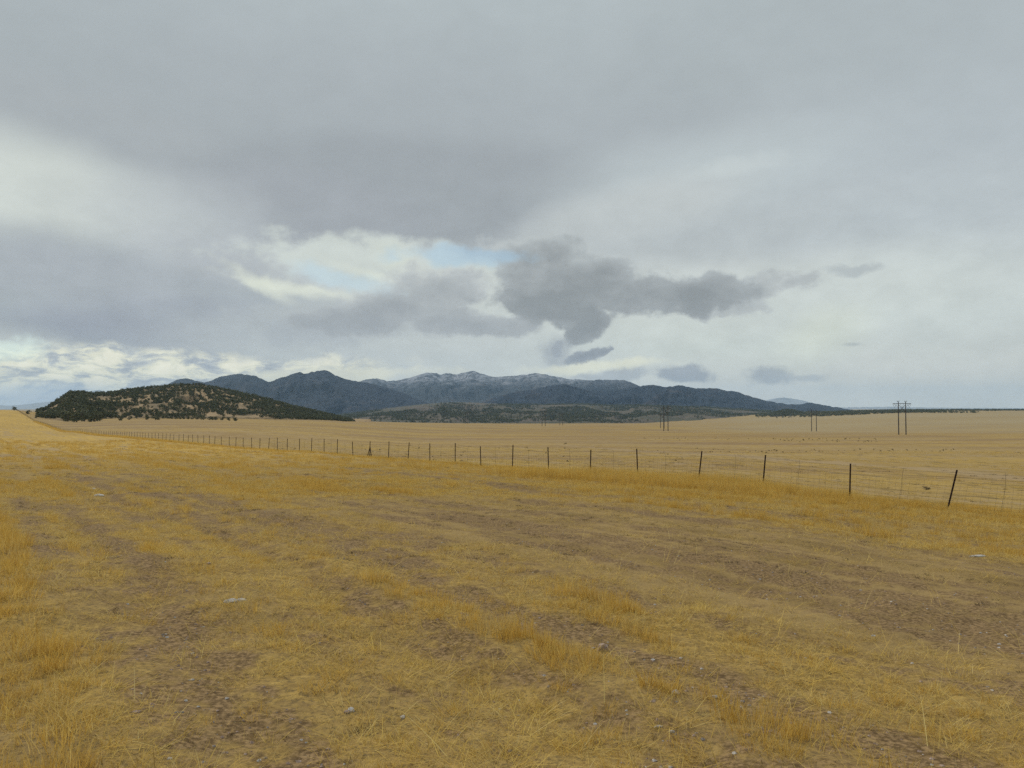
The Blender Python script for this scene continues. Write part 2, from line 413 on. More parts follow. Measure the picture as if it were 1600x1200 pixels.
pasture = n.mix(n.ss(big, .42, .68, 0, .55), pasture, (0.360, 0.260, 0.112, 1))
pasture = n.mix(n.ss(huge, .45, .62, 0, .6), pasture, (0.382, 0.286, 0.144, 1))
bnd = n.noise(n.mapping(pos, rot=(0, 0, .25), scale=(.25, 1, 1)), .035, 5, .6)
pasture = n.mix(n.ss(bnd, .50, .60, 0, .6), pasture, (.30, .205, .105, 1))
pasture = n.mix(n.ss(bnd, .42, .34, 0, .5), pasture, (.47, .36, .19, 1))
sp_ = n.noise(n.mapping(pos, scale=(1, .45, 1)), .55, 3, .6)
pasture = n.mix(n.ss(sp_, .56, .66, 0, .7), pasture, (0.212, 0.156, 0.072, 1))
thatch = n.mix(n.ss(n.noise(pos, 30.0, 4, .65), .50, .62, 0, .75), thatch, (0.138, 0.099, 0.048, 1))
thatch = n.mix(n.m('MULTIPLY', attr(n, 'mown'), .75), thatch, n.mix(n.ss(strk, .35, .65), (.185, .124, .055, 1), (.335, .230, .098, 1)))
near = n.mix(attr(n, 'bare'), thatch, soil)
field = n.mix(n.ss(strk, .3, .7), (0.445, 0.296, 0.076, 1), (0.594, 0.406, 0.116, 1))
field = n.mix(n.ss(big, .42, .68, 0, .5), field, (0.382, 0.260, 0.088, 1))
spk = n.noise(n.mapping(st, scale=(.5, 1.4, 1)), 1.1, 4, .65)
field = n.mix(n.ss(spk, .55, .64, 0, .75), field, (0.201, 0.140, 0.072, 1))
pasture = n.mix(1.0, pasture, (.84, .80, .80, 1), 'MULTIPLY')
bl_ = n.noise(n.mapping(pos, scale=(.5, 1, 1)), .022, 6, .68)
pasture = n.mix(n.ss(bl_, .48, .60, 0, .55), pasture, (.24, .155, .080, 1))
field = n.mix(1.0, field, (.95, .92, .85, 1), 'MULTIPLY')
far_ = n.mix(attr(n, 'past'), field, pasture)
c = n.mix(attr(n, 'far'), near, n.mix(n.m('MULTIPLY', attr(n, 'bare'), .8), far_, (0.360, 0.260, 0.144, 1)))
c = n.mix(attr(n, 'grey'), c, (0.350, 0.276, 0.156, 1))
principled(n, out, c, .95, .05, (fine, .6, .03))

ring = np.concatenate([np.exp(np.arange(math.log(.6), math.log(60), .0105)), np.exp(np.arange(math.log(60.6), math.log(19800), .02))])
fa = np.arange(-50, 50.01, .28); side = np.concatenate([np.arange(52, 180, 4), [180]])
azs = np.radians(np.concatenate([-side[::-1], fa, side]))
A_, R_ = np.meshgrid(azs, ring, indexing='ij')
X = (R_ * np.sin(A_)).ravel(); Y = (R_ * np.cos(A_)).ravel()
bare, tall, mown, gold, stand = fields(X, Y)
Rr = np.hypot(X, Y); s_, p_ = sp(X, Y)
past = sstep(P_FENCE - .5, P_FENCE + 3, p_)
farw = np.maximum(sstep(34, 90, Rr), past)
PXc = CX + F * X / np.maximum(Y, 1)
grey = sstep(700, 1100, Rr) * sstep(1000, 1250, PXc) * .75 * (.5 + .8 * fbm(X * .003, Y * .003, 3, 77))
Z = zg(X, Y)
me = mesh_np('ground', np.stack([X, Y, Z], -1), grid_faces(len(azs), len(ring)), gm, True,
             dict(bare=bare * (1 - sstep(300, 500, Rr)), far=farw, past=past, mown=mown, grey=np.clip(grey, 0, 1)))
ground = link('ground', me); tag(ground, kind='structure')
# cap under the camera
cap = bmesh.new(); bmesh.ops.create_circle(cap, cap_ends=True, radius=.75, segments=64)
mc = bpy.data.meshes.new('ground_cap'); cap.to_mesh(mc); cap.free(); mc.materials.append(gm)
tag(link('ground', mc, None, (0, 0, float(zg(0.0, .7)) - .004)), kind='structure')

# ------------------------------------------------------------------ instancer ("stuff")
def instancer(name, P, scale, rotz, idx, sources, tilt=None):
    """one object: every point carries an instance of one of the source meshes"""
    me = bpy.data.meshes.new(name)
    P = np.asarray(P, np.float32); me.vertices.add(len(P)); me.vertices.foreach_set('co', P.ravel())
    a = me.attributes.new('isc', 'FLOAT_VECTOR', 'POINT'); a.data.foreach_set('vector', np.asarray(scale, np.float32).ravel())
    rot = np.zeros((len(P), 3), np.float32); rot[:, 2] = rotz
    if tilt is not None: rot[:, :2] = tilt
    a = me.attributes.new('irot', 'FLOAT_VECTOR', 'POINT'); a.data.foreach_set('vector', rot.ravel())
    a = me.attributes.new('iix', 'INT', 'POINT'); a.data.foreach_set('value', np.asarray(idx, np.int32))
    o = link(name, me); tag(o, kind='stuff')
    cl = bpy.data.collections.new(name + '_sources')
    for i, m_ in enumerate(sources):
        cl.objects.link(bpy.data.objects.new('%s_source_%02d' % (name, i), m_))
    ng = bpy.data.node_groups.new(name, 'GeometryNodeTree')
    ng.interface.new_socket('Geometry', in_out='INPUT', socket_type='NodeSocketGeometry')
    ng.interface.new_socket('Geometry', in_out='OUTPUT', socket_type='NodeSocketGeometry')
    N = ng.nodes.new; L = ng.links.new
    gi, go = N('NodeGroupInput'), N('NodeGroupOutput')
    ci = N('GeometryNodeCollectionInfo'); ci.inputs[0].default_value = cl; ci.inputs[1].default_value = True; ci.inputs[2].default_value = True
    ip = N('GeometryNodeInstanceOnPoints'); ip.inputs['Pick Instance'].default_value = True
    def na(nm, ty):
        q = N('GeometryNodeInputNamedAttribute'); q.data_type = ty; q.inputs[0].default_value = nm; return q.outputs[0]
    e2r = N('FunctionNodeEulerToRotation')
    L(gi.outputs[0], ip.inputs['Points']); L(ci.outputs[0], ip.inputs['Instance'])
    L(na('iix', 'INT'), ip.inputs['Instance Index']); L(na('isc', 'FLOAT_VECTOR'), ip.inputs['Scale'])
    L(na('irot', 'FLOAT_VECTOR'), e2r.inputs[0]); L(e2r.outputs[0], ip.inputs['Rotation'])
    L(ip.outputs[0], go.inputs[0])
    md = o.modifiers.new('instances', 'NODES'); md.node_group = ng
    return o

# ------------------------------------------------------------------ mountains
def range_mat(name, dark, mid, snow=0.0, snow_z=(150, 300), sc_=.004, tan=.25):
    mt, n, out = new_mat(name)
    pos = n.new('ShaderNodeNewGeometry').outputs['Position']
    a = n.noise(pos, sc_, 6, .62); b = n.noise(pos, sc_ * 9, 4, .7)
    mm = n.noise(pos, sc_ * 2.7, 5, .6)
    c = n.mix(n.m('ADD', n.m('MULTIPLY', n.ss(b, .35, .65), .4), n.m('MULTIPLY', n.ss(mm, .35, .65), .6)), dark, mid)
    c = n.mix(n.ss(a, .53, .68, 0, tan), c, (.19, .135, .095, 1))
    if snow:
        z = n.sep(pos)[2]
        hh = n.m('ADD', z, n.m('MULTIPLY', n.m('SUBTRACT', a, .5), 260.0))
        m_ = n.m('MULTIPLY', n.ss(hh, snow_z[0], snow_z[1]), n.ss(n.m('ADD', n.m('MULTIPLY', b, .4), n.m('MULTIPLY', mm, .6)), .42, .60, .08, snow))
        c = n.mix(m_, c, (.62, .63, .68, 1))
    principled(n, out, c, .95, .05, (b, .25, 25.0))
    return mt
def pxs(a): return CX + F * np.tan(a)
def skyline_elev(px, row):
    """tangent of the elevation, per depth unit"""
    d = [pdir(p, r) for p, r in zip(px, row)]
    return np.array([q[2] / q[1] for q in d])
def ridge_obj(name, pts, Dr, Df, zf, mat, na=420, nt=70, spur=.3, kf=26, seed=0, rough=1.0, back=.7, shape=1.15):
    px = np.array([p[0] for p in pts], float); rw = np.array([p[1] for p in pts], float)
    P = np.linspace(px[0], px[-1], na)
    row = np.interp(P, px, rw)
    k = np.exp(-.5 * (np.arange(-4, 5) / 1.6) ** 2); k /= k.sum()
    row = np.convolve(np.pad(row, 4, mode='edge'), k, 'valid')
    row = row + (fbm(P * .22, P * 0, 4, seed + 3) - .5) * 2.2 * rough
    elv = skyline_elev(P, row)
    ta = (P - CX) / F / math.cos(PITCH)
    Drr = (np.interp(P, [q[0] for q in Dr], [q[1] for q in Dr]) if isinstance(Dr, list) else np.full(na, float(Dr)))
    Drr = Drr * (1 + .10 * (fbm(P * .012, P * 0, 3, seed + 9) - .5))
    Dff = (np.interp(P, [q[0] for q in Df], [q[1] for q in Df]) if isinstance(Df, list) else np.full(na, float(Df)))
    t = np.concatenate([np.linspace(0, 1, nt), 1 + np.linspace(.03, back, nt // 3)])
    T, I = np.meshgrid(t, np.arange(na), indexing='xy')
    Pg = P[I]
    Dp = Dff[I] + (Drr - Dff)[I] * T
    zr = (elv * Drr)[I]; zfl = (zf(P) if callable(zf) else np.full(na, float(zf)))[I]
    tt = np.where(T <= 1, T, 1 - (T - 1) / back)
    prof_ = np.clip(tt, 0, 1) ** shape
    H = zr - zfl
    kf = kf * 1.9
    u = Pg / kf + (fbm(Pg / (kf * .9), T * 2.6, 4, seed + 31) - .5) * 2.4
    rid = 1 - 2 * np.abs(fbm(u, T * 2.1 + 3, 5, seed + 50, .56) - .5) * 2
    rid = np.clip(rid, -.4, 1)
    bump_ = (rid - .62) * spur * np.clip(H, 0, None) * np.clip(4 * tt * (1 - tt), 0, 1) ** .8
    z = zfl + H * prof_ + bump_
    lim = (elv)[I] * Dp - .004 * Dp * (1 - tt)
    z = np.where(T < .999, np.minimum(z, lim), z)
    z = np.where((T < .03), z - 6, z)
    X = ta[I] * Dp; V = np.stack([X, Dp, ZC + z], -1).reshape(-1, 3)
    me = mesh_np(name, V, grid_faces(na, len(t)), mat, True)
    o = link(name, me); tag(o, kind='structure')
    return V.reshape(na, len(t), 3), t, P

M_dark = range_mat('forested_range', (.011, .018, .034, 1), (.029, .041, .060, 1), tan=.22)  # range base colours lean blue, painting in part of the haze
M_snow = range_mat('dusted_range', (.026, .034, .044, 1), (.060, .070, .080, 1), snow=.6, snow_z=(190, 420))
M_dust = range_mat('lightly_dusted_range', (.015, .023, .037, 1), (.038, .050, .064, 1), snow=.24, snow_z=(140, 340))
M_far = range_mat('distant_range', (.26, .27, .29, 1), (.40, .41, .43, 1), sc_=.002, tan=0.0)  # pale base colour paints in some of the haze that fades this range

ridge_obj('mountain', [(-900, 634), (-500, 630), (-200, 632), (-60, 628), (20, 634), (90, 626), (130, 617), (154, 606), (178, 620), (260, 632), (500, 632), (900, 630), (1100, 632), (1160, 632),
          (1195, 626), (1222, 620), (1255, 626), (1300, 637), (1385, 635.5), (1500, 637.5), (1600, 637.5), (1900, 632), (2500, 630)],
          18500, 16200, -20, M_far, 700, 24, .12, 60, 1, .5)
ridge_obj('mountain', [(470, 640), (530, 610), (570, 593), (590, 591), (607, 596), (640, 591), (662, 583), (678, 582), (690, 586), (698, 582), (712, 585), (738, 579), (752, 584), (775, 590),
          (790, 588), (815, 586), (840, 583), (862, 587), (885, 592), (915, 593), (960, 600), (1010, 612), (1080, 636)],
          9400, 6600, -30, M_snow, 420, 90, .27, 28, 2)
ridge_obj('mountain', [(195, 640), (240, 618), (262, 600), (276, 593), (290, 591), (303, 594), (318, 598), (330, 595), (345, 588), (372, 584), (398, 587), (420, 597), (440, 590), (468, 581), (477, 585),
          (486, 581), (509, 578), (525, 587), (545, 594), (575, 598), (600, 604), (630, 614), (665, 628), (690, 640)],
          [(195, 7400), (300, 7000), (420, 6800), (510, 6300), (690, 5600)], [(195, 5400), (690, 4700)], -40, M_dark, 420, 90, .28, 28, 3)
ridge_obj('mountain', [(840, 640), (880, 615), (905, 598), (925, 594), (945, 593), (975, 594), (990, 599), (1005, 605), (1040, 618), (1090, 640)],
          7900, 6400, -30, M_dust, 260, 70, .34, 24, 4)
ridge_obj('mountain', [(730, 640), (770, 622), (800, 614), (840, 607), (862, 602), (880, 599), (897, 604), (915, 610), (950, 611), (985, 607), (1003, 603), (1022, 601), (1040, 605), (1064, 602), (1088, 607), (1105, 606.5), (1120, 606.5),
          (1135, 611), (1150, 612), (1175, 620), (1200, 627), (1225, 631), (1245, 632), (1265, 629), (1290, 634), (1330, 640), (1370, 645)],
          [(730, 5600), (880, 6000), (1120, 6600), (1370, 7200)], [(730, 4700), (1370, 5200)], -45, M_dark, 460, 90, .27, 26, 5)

# wooded foothills beyond the plain
fm, n, out = new_mat('foothill_scrub')
pos = n.new('ShaderNodeNewGeometry').outputs['Position']
a = n.noise(pos, .0035, 5, .6); b = n.noise(pos, .03, 4, .65)
c = n.mix(n.ss(a, .42, .62), (.075, .075, .052, 1), (.125, .100, .076, 1))
c = n.mix(n.ss(b, .4, .65, 0, .6), c, (.13, .105, .07, 1))
principled(n, out, c, .95, .05, (b, .4, 6.0))
FH, FHt, FHp = ridge_obj('foothill', [(440, 655), (520, 650), (570, 643), (620, 636), (655, 632), (690, 629), (730, 628.5), (765, 630), (800, 632), (860, 632), (900, 631), (950, 633), (1000, 633), (1050, 634),
          (1100, 636), (1150, 639), (1200, 642), (1250, 646), (1290, 650), (1330, 655)],
          4700, [(440, 2300), (800, 2450), (1000, 2450), (1330, 2900)], lambda p: np.interp(p, [440, 550, 650, 800, 1000, 1330], [-36, -36, -43, -46, -46, -33]), fm, 300, 70, .5, 40, 6, .4, .5, .9)
HB, HBt, HBp = ridge_obj('hill', [(1185, 651), (1205, 646.5), (1220, 642), (1233, 640), (1245, 643), (1262, 647), (1285, 651)], 3000, 2600, -24, fm, 80, 30, .2, 30, 7, .3)

# the wooded hill on the left
hm, n, out = new_mat('hill_grass_and_rock')
pos = n.new('ShaderNodeNewGeometry').outputs['Position']
a = n.noise(pos, .02, 5, .6); b = n.noise(pos, .25, 4, .65)
c = n.mix(n.ss(a, .4, .62), (.22, .165, .095, 1), (.38, .27, .15, 1))
c = n.mix(n.ss(b, .5, .7, 0, .7), c, (.16, .115, .08, 1))
c = n.mix(n.ss(b, .66, .74, 0, .8), c, (.42, .36, .30, 1))
principled(n, out, c, .95, .05, (b, .6, 1.2))
HILL = [(40, 648), (58, 645), (72, 641), (88, 630.5), (98, 622), (108, 615.5), (125, 614.5), (142, 616.5), (160, 616), (180, 614), (205, 609.5), (230, 607), (260, 603.5), (290, 601.5), (315, 601.5), (340, 606), (360, 611),
        (390, 617), (420, 625), (450, 633), (490, 643), (530, 653), (556, 660), (580, 678)]
HV, Ht, Hp = ridge_obj('hill', HILL, [(40, 820), (108, 860), (290, 1250), (450, 1250), (580, 1150)], [(40, 640), (100, 560), (200, 720), (300, 800), (400, 900), (580, 1080)],
          lambda p: np.interp(p, [40, 100, 200, 300, 400, 500, 580], [-6, -8.6, -9.0, -9.6, -10.6, -14.2, -15.5]), hm, 320, 90, .22, 34, 8, .35, .6, 1.0)

# ------------------------------------------------------------------ trees
def leaf_mat(name, dark, lite):
    mt, n, out = new_mat(name)
    oi = n.new('ShaderNodeObjectInfo').outputs['Random']
    t = attr(n, 'tint')
    c = n.mix(n.m('ADD', n.m('MULTIPLY', t, .65), n.m('MULTIPLY', oi, .35)), dark, lite)
    principled(n, out, c, .8, .15)
    return mt
M_jun = leaf_mat('juniper_foliage', (.060, .070, .034, 1), (.165, .165, .080, 1))
M_shr = leaf_mat('shrub_foliage', (.035, .028, .016, 1), (.085, .066, .038, 1))
mt, n, out = new_mat('juniper_bark'); M_bark = mt
principled(n, out, n.mix(n.noise(n.new('ShaderNodeTexCoord').outputs['Object'], 6, 4), (.06, .045, .035, 1), (.16, .125, .10, 1)), .9, .1)

def crown_mesh(name, seed, h, wdt, nl, leaf, lobes=9, z0=.12, mat=None):
    """juniper crown: leaf tufts spread through several lobes, open between them"""
    g = np.random.default_rng(seed)
    C = []
    for i in range(lobes):
        a = g.uniform(0, 2 * math.pi); f = g.uniform(0, 1)
        zc = h * (z0 + (.92 - z0) * (i + .5) / lobes)
        rr = wdt * .5 * math.sqrt(max(.05, 1 - ((zc / h - .42) / .62) ** 2)) * g.uniform(.35, .72)
        C.append((rr * math.cos(a), rr * math.sin(a), zc, wdt * g.uniform(.17, .30), h * g.uniform(.11, .19)))
    V = []; Fc = []; T = []
    for k in range(nl):
        c = C[g.integers(0, lobes)]
        d = g.normal(size=3); d /= np.linalg.norm(d)
        r = g.uniform(.45, 1.05)
        p = np.array([c[0] + d[0] * c[3] * r, c[1] + d[1] * c[3] * r, max(.02 * h, c[2] + d[2] * c[4] * r)])
        nrm = d + g.normal(size=3) * .6; nrm /= np.linalg.norm(nrm)
        u = np.cross(nrm, g.normal(size=3)); u /= np.linalg.norm(u); v = np.cross(nrm, u)
        s1 = leaf * g.uniform(.6, 1.3); s2 = leaf * g.uniform(.4, .9)
        b = len(V)
        V += [p - u * s1, p - v * s2, p + u * s1, p + v * s2]; Fc.append((b, b + 1, b + 2, b + 3))
        tv = g.uniform(0, 1); T += [tv] * 4
    return mesh_np(name, V, Fc, mat or M_jun, False, dict(tint=T))
def tube(bm, pts, rad, seg=5):
    rings = []
    for i, p in enumerate(pts):
        p = Vector(p); a = Vector(pts[max(0, i - 1)]); b = Vector(pts[min(len(pts) - 1, i + 1)])
        d = (b - a).normalized(); u = d.orthogonal().normalized() if abs(d.z) < .9 else Vector((1, 0, 0)).cross(d).normalized() * -1
        if u.length < .1: u = d.orthogonal().normalized()
        v = d.cross(u).normalized(); r = rad[i] if hasattr(rad, '__len__') else rad
        rings.append([bm.verts.new(p + (u * math.cos(2 * math.pi * k / seg) + v * math.sin(2 * math.pi * k / seg)) * r) for k in range(seg)])
    for r0, r1 in zip(rings, rings[1:]):
        for k in range(seg): bm.faces.new((r0[k], r0[(k + 1) % seg], r1[(k + 1) % seg], r1[k]))
    bm.faces.new(rings[0][::-1]); bm.faces.new(rings[-1])
def bm_mesh(name, bm, mat):
    bmesh.ops.recalc_face_normals(bm, faces=bm.faces[:])
    me = bpy.data.meshes.new(name); bm.to_mesh(me); bm.free()
    if mat: me.materials.append(mat)
    return me
def trunk_mesh(name, seed, h):
    g = random.Random(seed); bm = bmesh.new()
    for k in range(3):
        a = g.uniform(0, 6.28); l = g.uniform(.5, .75) * h; o = g.uniform(.1, .28) * h
        tube(bm, [(0, 0, -.25), (.05 * math.cos(a), .05 * math.sin(a), .2), (o * .5 * math.cos(a), o * .5 * math.sin(a), l * .5), (o * math.cos(a), o * math.sin(a), l)],
             [.19, .16, .10, .04])
    return bm_mesh(name, bm, M_bark)

TREES = []
for i in range(6):
    h = 1.0
    TREES.append((crown_mesh('juniper_crown', 100 + i, 4.2, [4.6, 5.4, 4.0, 5.8, 4.8, 5.0][i], 420, .30, 9 + i % 3), trunk_mesh('juniper_trunk', 200 + i, 4.2)))
SMALL = [crown_mesh('small_juniper', 300 + i, 4.2, 4.8, 70, .62, 8) for i in range(5)]

def juniper(x, y, z, s, v, rz, label, group, parts=True, sz=1.0):
    if parts:
        e = link('juniper_tree', None, None, (x, y, z)); e.empty_display_size = .5
        e.scale = (s, s, s * sz); e.rotation_euler.z = rz
        link('crown', TREES[v][0], e); link('trunk', TREES[v][1], e)
    else:
        e = link('juniper_tree', TREES[v][0], None, (x, y, z)); e.scale = (s, s, s * sz); e.rotation_euler.z = rz
    return tag(e, label, 'tree', group)

def ground_hit(px, row, lo=3, hi=6000):
    """where the ray of a photograph pixel meets the ground"""
    d = pdir(px, row); Ys = np.exp(np.linspace(math.log(lo), math.log(hi), 4000))
    zz = ZC + d[2] / d[1] * Ys; g = zbase(d[0] / d[1] * Ys, Ys)
    k = np.argmax(zz < g) if (zz < g).any() else len(Ys) - 1
    Yk = Ys[k]; x = d[0] / d[1] * Yk
    return x, Yk, float(zg(x, Yk))

def foot_tree(px, row, hpx, Yd, v, label, group=None, wide=1.0):
    d = pdir(px, row); x = d[0] / d[1] * Yd; z = float(zg(x, Yd))
    # where the hill covers the ground there, stand on the hill
    h = hpx * Yd / F
    t = juniper(x, Yd, z - .1, h / 4.2 * wide, v % 6, px * .7, label, group, True, 1 / wide)
    return t
gB = 'junipers along the foot of the wooded hill'
foot = [
    (22, 638, 6, 835, 'lone round juniper at the top of the slope where the fence ends', None, 1.3),
    (44, 643.5, 6.5, 700, 'small juniper beside the far end of the fence, just right of the lone one', None, 1.1),
    (57, 650, 5, 600, 'low juniper at the left tip of the dark thicket below the hill', None, 1.2),
    (187, 644, 8, 560, 'single juniper on grass right of the dark thicket below the hill', None, 1.0),
    (203, 643, 6.5, 620, 'second juniper right of the dark thicket, beside a slightly bigger one', None, 1.1),
    (369, 654, 6, 640, 'rightmost pair-like juniper clump on the grass below the hill', None, 1.5),
    (231, 650, 9, 600, 'tall juniper in the middle of the grass gap below the hill', None, .95),
    (243, 651.5, 7, 590, 'wide low juniper just right of the tall one on the grass below the hill', None, 1.6),
]
for i, (px, row, hp, Yd, lab, grp, wd) in enumerate(foot): foot_tree(px, row, hp, Yd, i, lab, grp, wd)
thick = [(66, 646, 7), (74, 647, 9), (84, 650, 11), (92, 646, 12), (100, 652, 15), (106, 654, 16), (114, 652, 18), (108, 640, 12), (120, 655, 15), (126, 650, 18), (132, 654, 12), (140, 655, 10), (149, 655, 9),
         (150, 648, 14), (156, 653, 12), (160, 645, 13), (163, 640, 12), (80, 641, 7), (118, 643, 13), (94, 640, 9), (136, 648, 10), (70, 642, 5), (128, 640, 11), (87, 638, 6), (145, 643, 10)]
for i, (px, row, hp) in enumerate(thick):
    Yd = 520 + (656 - row) * 14
    foot_tree(px, row, hp, Yd, i, 'dark juniper crowded into the thicket at the left foot of the hill', 'junipers in the dark thicket', 1.05)
line = [(213, 646, 5), (171, 640, 7), (180, 641, 8), (246, 647, 5), (254, 643, 6), (262, 644, 6), (268, 645, 5), (275, 646, 5), (281, 647, 5), (288, 647.5, 5), (295, 648.5, 5), (302, 650, 5.5), (309, 651, 5.5), (318, 652, 6),
        (328, 652.5, 6), (333, 652, 5.5), (338, 653, 6), (348, 652.5, 6), (357, 653.5, 6)]
for i, (px, row, hp) in enumerate(line):
    foot_tree(px, row, hp, 640 + (654 - row) * 10, i + 2, 'small juniper in the loose line on grass below the hill', gB, 1.25)

# slope trees: the largest as individuals, the others as one mass
def surf_sample(V, t, nn, tmax=1.25, seed=0):
    g = np.random.default_rng(seed); na, m, _ = V.shape
    u = g.uniform(0, na - 1.001, nn); tv = g.uniform(.02, tmax, nn); jv = np.interp(tv, t, np.arange(m)); jv = np.minimum(jv, m - 1.001)
    i = u.astype(int); j = jv.astype(int); fu = (u - i)[:, None]; fj = (jv - j)[:, None]
    return (V[i, j] * (1 - fu) + V[i + 1, j] * fu) * (1 - fj) + (V[i, j + 1] * (1 - fu) + V[i + 1, j + 1] * fu) * fj, u / (na - 1), tv
P, u, tv = surf_sample(HV, Ht, 16000, 1.15, 5)
dens = (fbm(P[:, 0] * .075, P[:, 1] * .04, 3, 14) - .5) * 1.3 + .49
ppx = CX + F * P[:, 0] / P[:, 1]
keep = dens + .22 * sstep(.72, 1.0, tv) + .10 * np.exp(-((ppx - 290) / 70) ** 2) + .18 * sstep(370, 430, ppx) - .12 * sstep(112, 96, ppx) * sstep(.5, .8, tv) + .05 - .25 * sstep(.16, .04, tv) * sstep(150, 190, ppx) * sstep(420, 380, ppx) > .36 + .34 * rng.random(len(P))
keep &= P[:, 2] > zbase(P[:, 0], P[:, 1]) - .2
P = P[keep][:7000]
o_ = np.argsort(P[:, 1] + rng.normal(0, 60, len(P)))
P = P[o_]
gH = 'junipers scattered over the slope of the wooded hill'
for k in range(240):
    x, y, z = P[k]; s = random.uniform(.5, 1.0)
    juniper(x, y, z - .25, s, random.randrange(6), random.uniform(0, 6.28), 'dark green juniper among many on the slope of the wooded hill', gH, True)
Q = P[240:]
instancer('hillside_junipers', Q - np.array([0, 0, .25]), (np.random.default_rng(3).uniform(.5, 1.1, (len(Q), 1)) * np.ones((1, 3))), rng.uniform(0, 6.28, len(Q)), rng.integers(0, 5, len(Q)), SMALL)

P, u, tv = surf_sample(FH, FHt, 90000, 1.02, 6)
dens = fbm(P[:, 0] * .0035, P[:, 1] * .0022, 4, 15)
keep = (dens - .5) * 1.1 + .52 + .03 * sstep(.25, .02, tv) - .06 * sstep(.5, .9, tv) - .25 * sstep(.55, .8, tv) * sstep(630, 660, CX + F * P[:, 0] / P[:, 1]) * sstep(800, 770, CX + F * P[:, 0] / P[:, 1]) > .40 + .34 * rng.random(len(P))
keep &= P[:, 2] > zbase(P[:, 0], P[:, 1]) - .5
Q1 = P[keep][:34000]
P, u, tv = surf_sample(HB, HBt, 1500, 1.1, 7); Q2 = P[P[:, 2] > zbase(P[:, 0], P[:, 1])][:700]
gx = np.random.default_rng(8); nn = 24000
ppx = gx.uniform(1180, 1900, nn); Yd = gx.uniform(2300, 4200, nn); xx = (ppx - CX) / F * Yd
kk = fbm(xx * .004, Yd * .002, 4, 18) + .30 * sstep(2550, 3000, Yd) > .43 + .2 * gx.random(nn)
xx, Yd = xx[kk][:9000], Yd[kk][:9000]
Q3 = np.stack([xx, Yd, zg(xx, Yd)], -1)
Q = np.concatenate([Q1, Q2, Q3])
instancer('far_woodland', Q - np.array([0, 0, .3]), gx.uniform(.9, 1.7, (len(Q), 1)) * np.array([[1.15, 1.15, 1.0]]), gx.uniform(0, 6.28, len(Q)), gx.integers(0, 5, len(Q)), SMALL)

# ------------------------------------------------------------------ fence
pm, n, out = new_mat('rusty_post_paint')
oc = n.new('ShaderNodeTexCoord').outputs['Object']
principled(n, out, n.mix(n.ss(n.noise(oc, 14, 4), .4, .65), (.030, .017, .015, 1), (.075, .036, .024, 1)), .7, .3)
wm, n, out = new_mat('weathered_wire'); principled(n, out, (.10, .085, .065, 1), .6, .4, metal=.3)
def tpost_mesh(name, bend=False, h=1.36):
    """steel T-post: flange, web, studs up the face, spade plate at the foot"""
    bm = bmesh.new()
    zs = [-.35, 0, .16, .5, .9, h] if bend else [-.35, h]
    def off(z):
        return (-.06 * max(0, .16 - z) / .16 * -1) if (bend and z < .16) else 0.0
    sec = [(-.028, -.005), (.028, -.005), (.028, .005), (.005, .005), (.005, .042), (-.005, .042), (-.005, .005), (-.028, .005)]
    rings = [[bm.verts.new((x + off(z), y, z)) for x, y in sec] for z in zs]
    for a, b in zip(rings, rings[1:]):
        for k in range(8): bm.faces.new((a[k], a[(k + 1) % 8], b[(k + 1) % 8], b[k]))
    bm.faces.new(rings[-1]); bm.faces.new(rings[0][::-1])
    for i in range(22):
        z = .12 + i * .055
        if z > h - .04: break
        r = bmesh.ops.create_cube(bm, size=1.0, matrix=Matrix.Translation((off(z), -.010, z)) @ Matrix.Diagonal((.014, .012, .018, 1)))
    bmesh.ops.create_cube(bm, size=1.0, matrix=Matrix.Translation((off(-.15), .012, -.15)) @ Matrix.Diagonal((.10, .006, .16, 1)))
    return bm_mesh(name, bm, pm)
ME_POST = tpost_mesh('fence_post'); ME_BENT = tpost_mesh('bent_fence_post', True)
fence = link('wire_fence', None, None, (FX0 - FS * 30, 30, float(zg(FX0 - FS * 30, 30))))
tag(fence, 'long wire fence on dark metal posts crossing the dry grass', 'fence')
FI = Vector(fence.location)
lean = {0: (.26, 'fence post leaning right with a bent foot'), 2: (.10, 'fence post leaning a little to the right'), 3: (.12, 'fence post tilted right in the long grass'), 4: (-.03, None), 11: (.06, None)}
posts = []
nP = 273
_seen = [1479, 1325.5, 1193, 1088, 998, 920, 857, 800.5, 753, 710, 672, 638, 609, 579, 552, 528, 506.5, 486, 468, 451, 435.5, 420, 406, 394]
_sd = [F * FX0 / (q - CX + F * FS) for q in _seen]
Ydep = [_sd[0] + 2.95 * i for i in range(-5, 0)] + _sd + [_sd[-1] + 2.95 * (i + 1) for i in range(nP - 24)]
for i, Yp in zip(range(-5, nP), Ydep):
    g = random.Random(i + 50)
    Yj = Yp + g.uniform(-.15, .15) * (i > 14); xj = FX0 - FS * Yj + g.uniform(-.08, .08)
    if Yp > 500: xj = FX0 - FS * Yj + (Yp - 500) * .002
    zj = float(zg(xj, Yj))
    la, lab = lean.get(i, (g.gauss(0, .022), None))
    lf = g.gauss(0, .02); hh = 1 + g.uniform(-.05, .04)
    o = link('post', ME_BENT if i == 0 else ME_POST, fence, Vector((xj, Yj, zj)) - FI)
    o.rotation_euler = (lf, la, -math.atan2(NH[1], NH[0]) * -1 + math.pi)
    # tilt is seen across the view: apply it about the view axis
    o.rotation_mode = 'XYZ'
    Mx = Matrix.Rotation(la, 4, 'Y') @ Matrix.Rotation(lf, 4, 'X') @ Matrix.Rotation(math.atan2(DH[1], DH[0]), 4, 'Z')
    o.rotation_euler = Mx.to_euler(); o.scale.z = hh
    if lab: o['label'] = lab
    posts.append((Vector((xj, Yj, zj)), Mx.to_3x3(), hh, o, i))
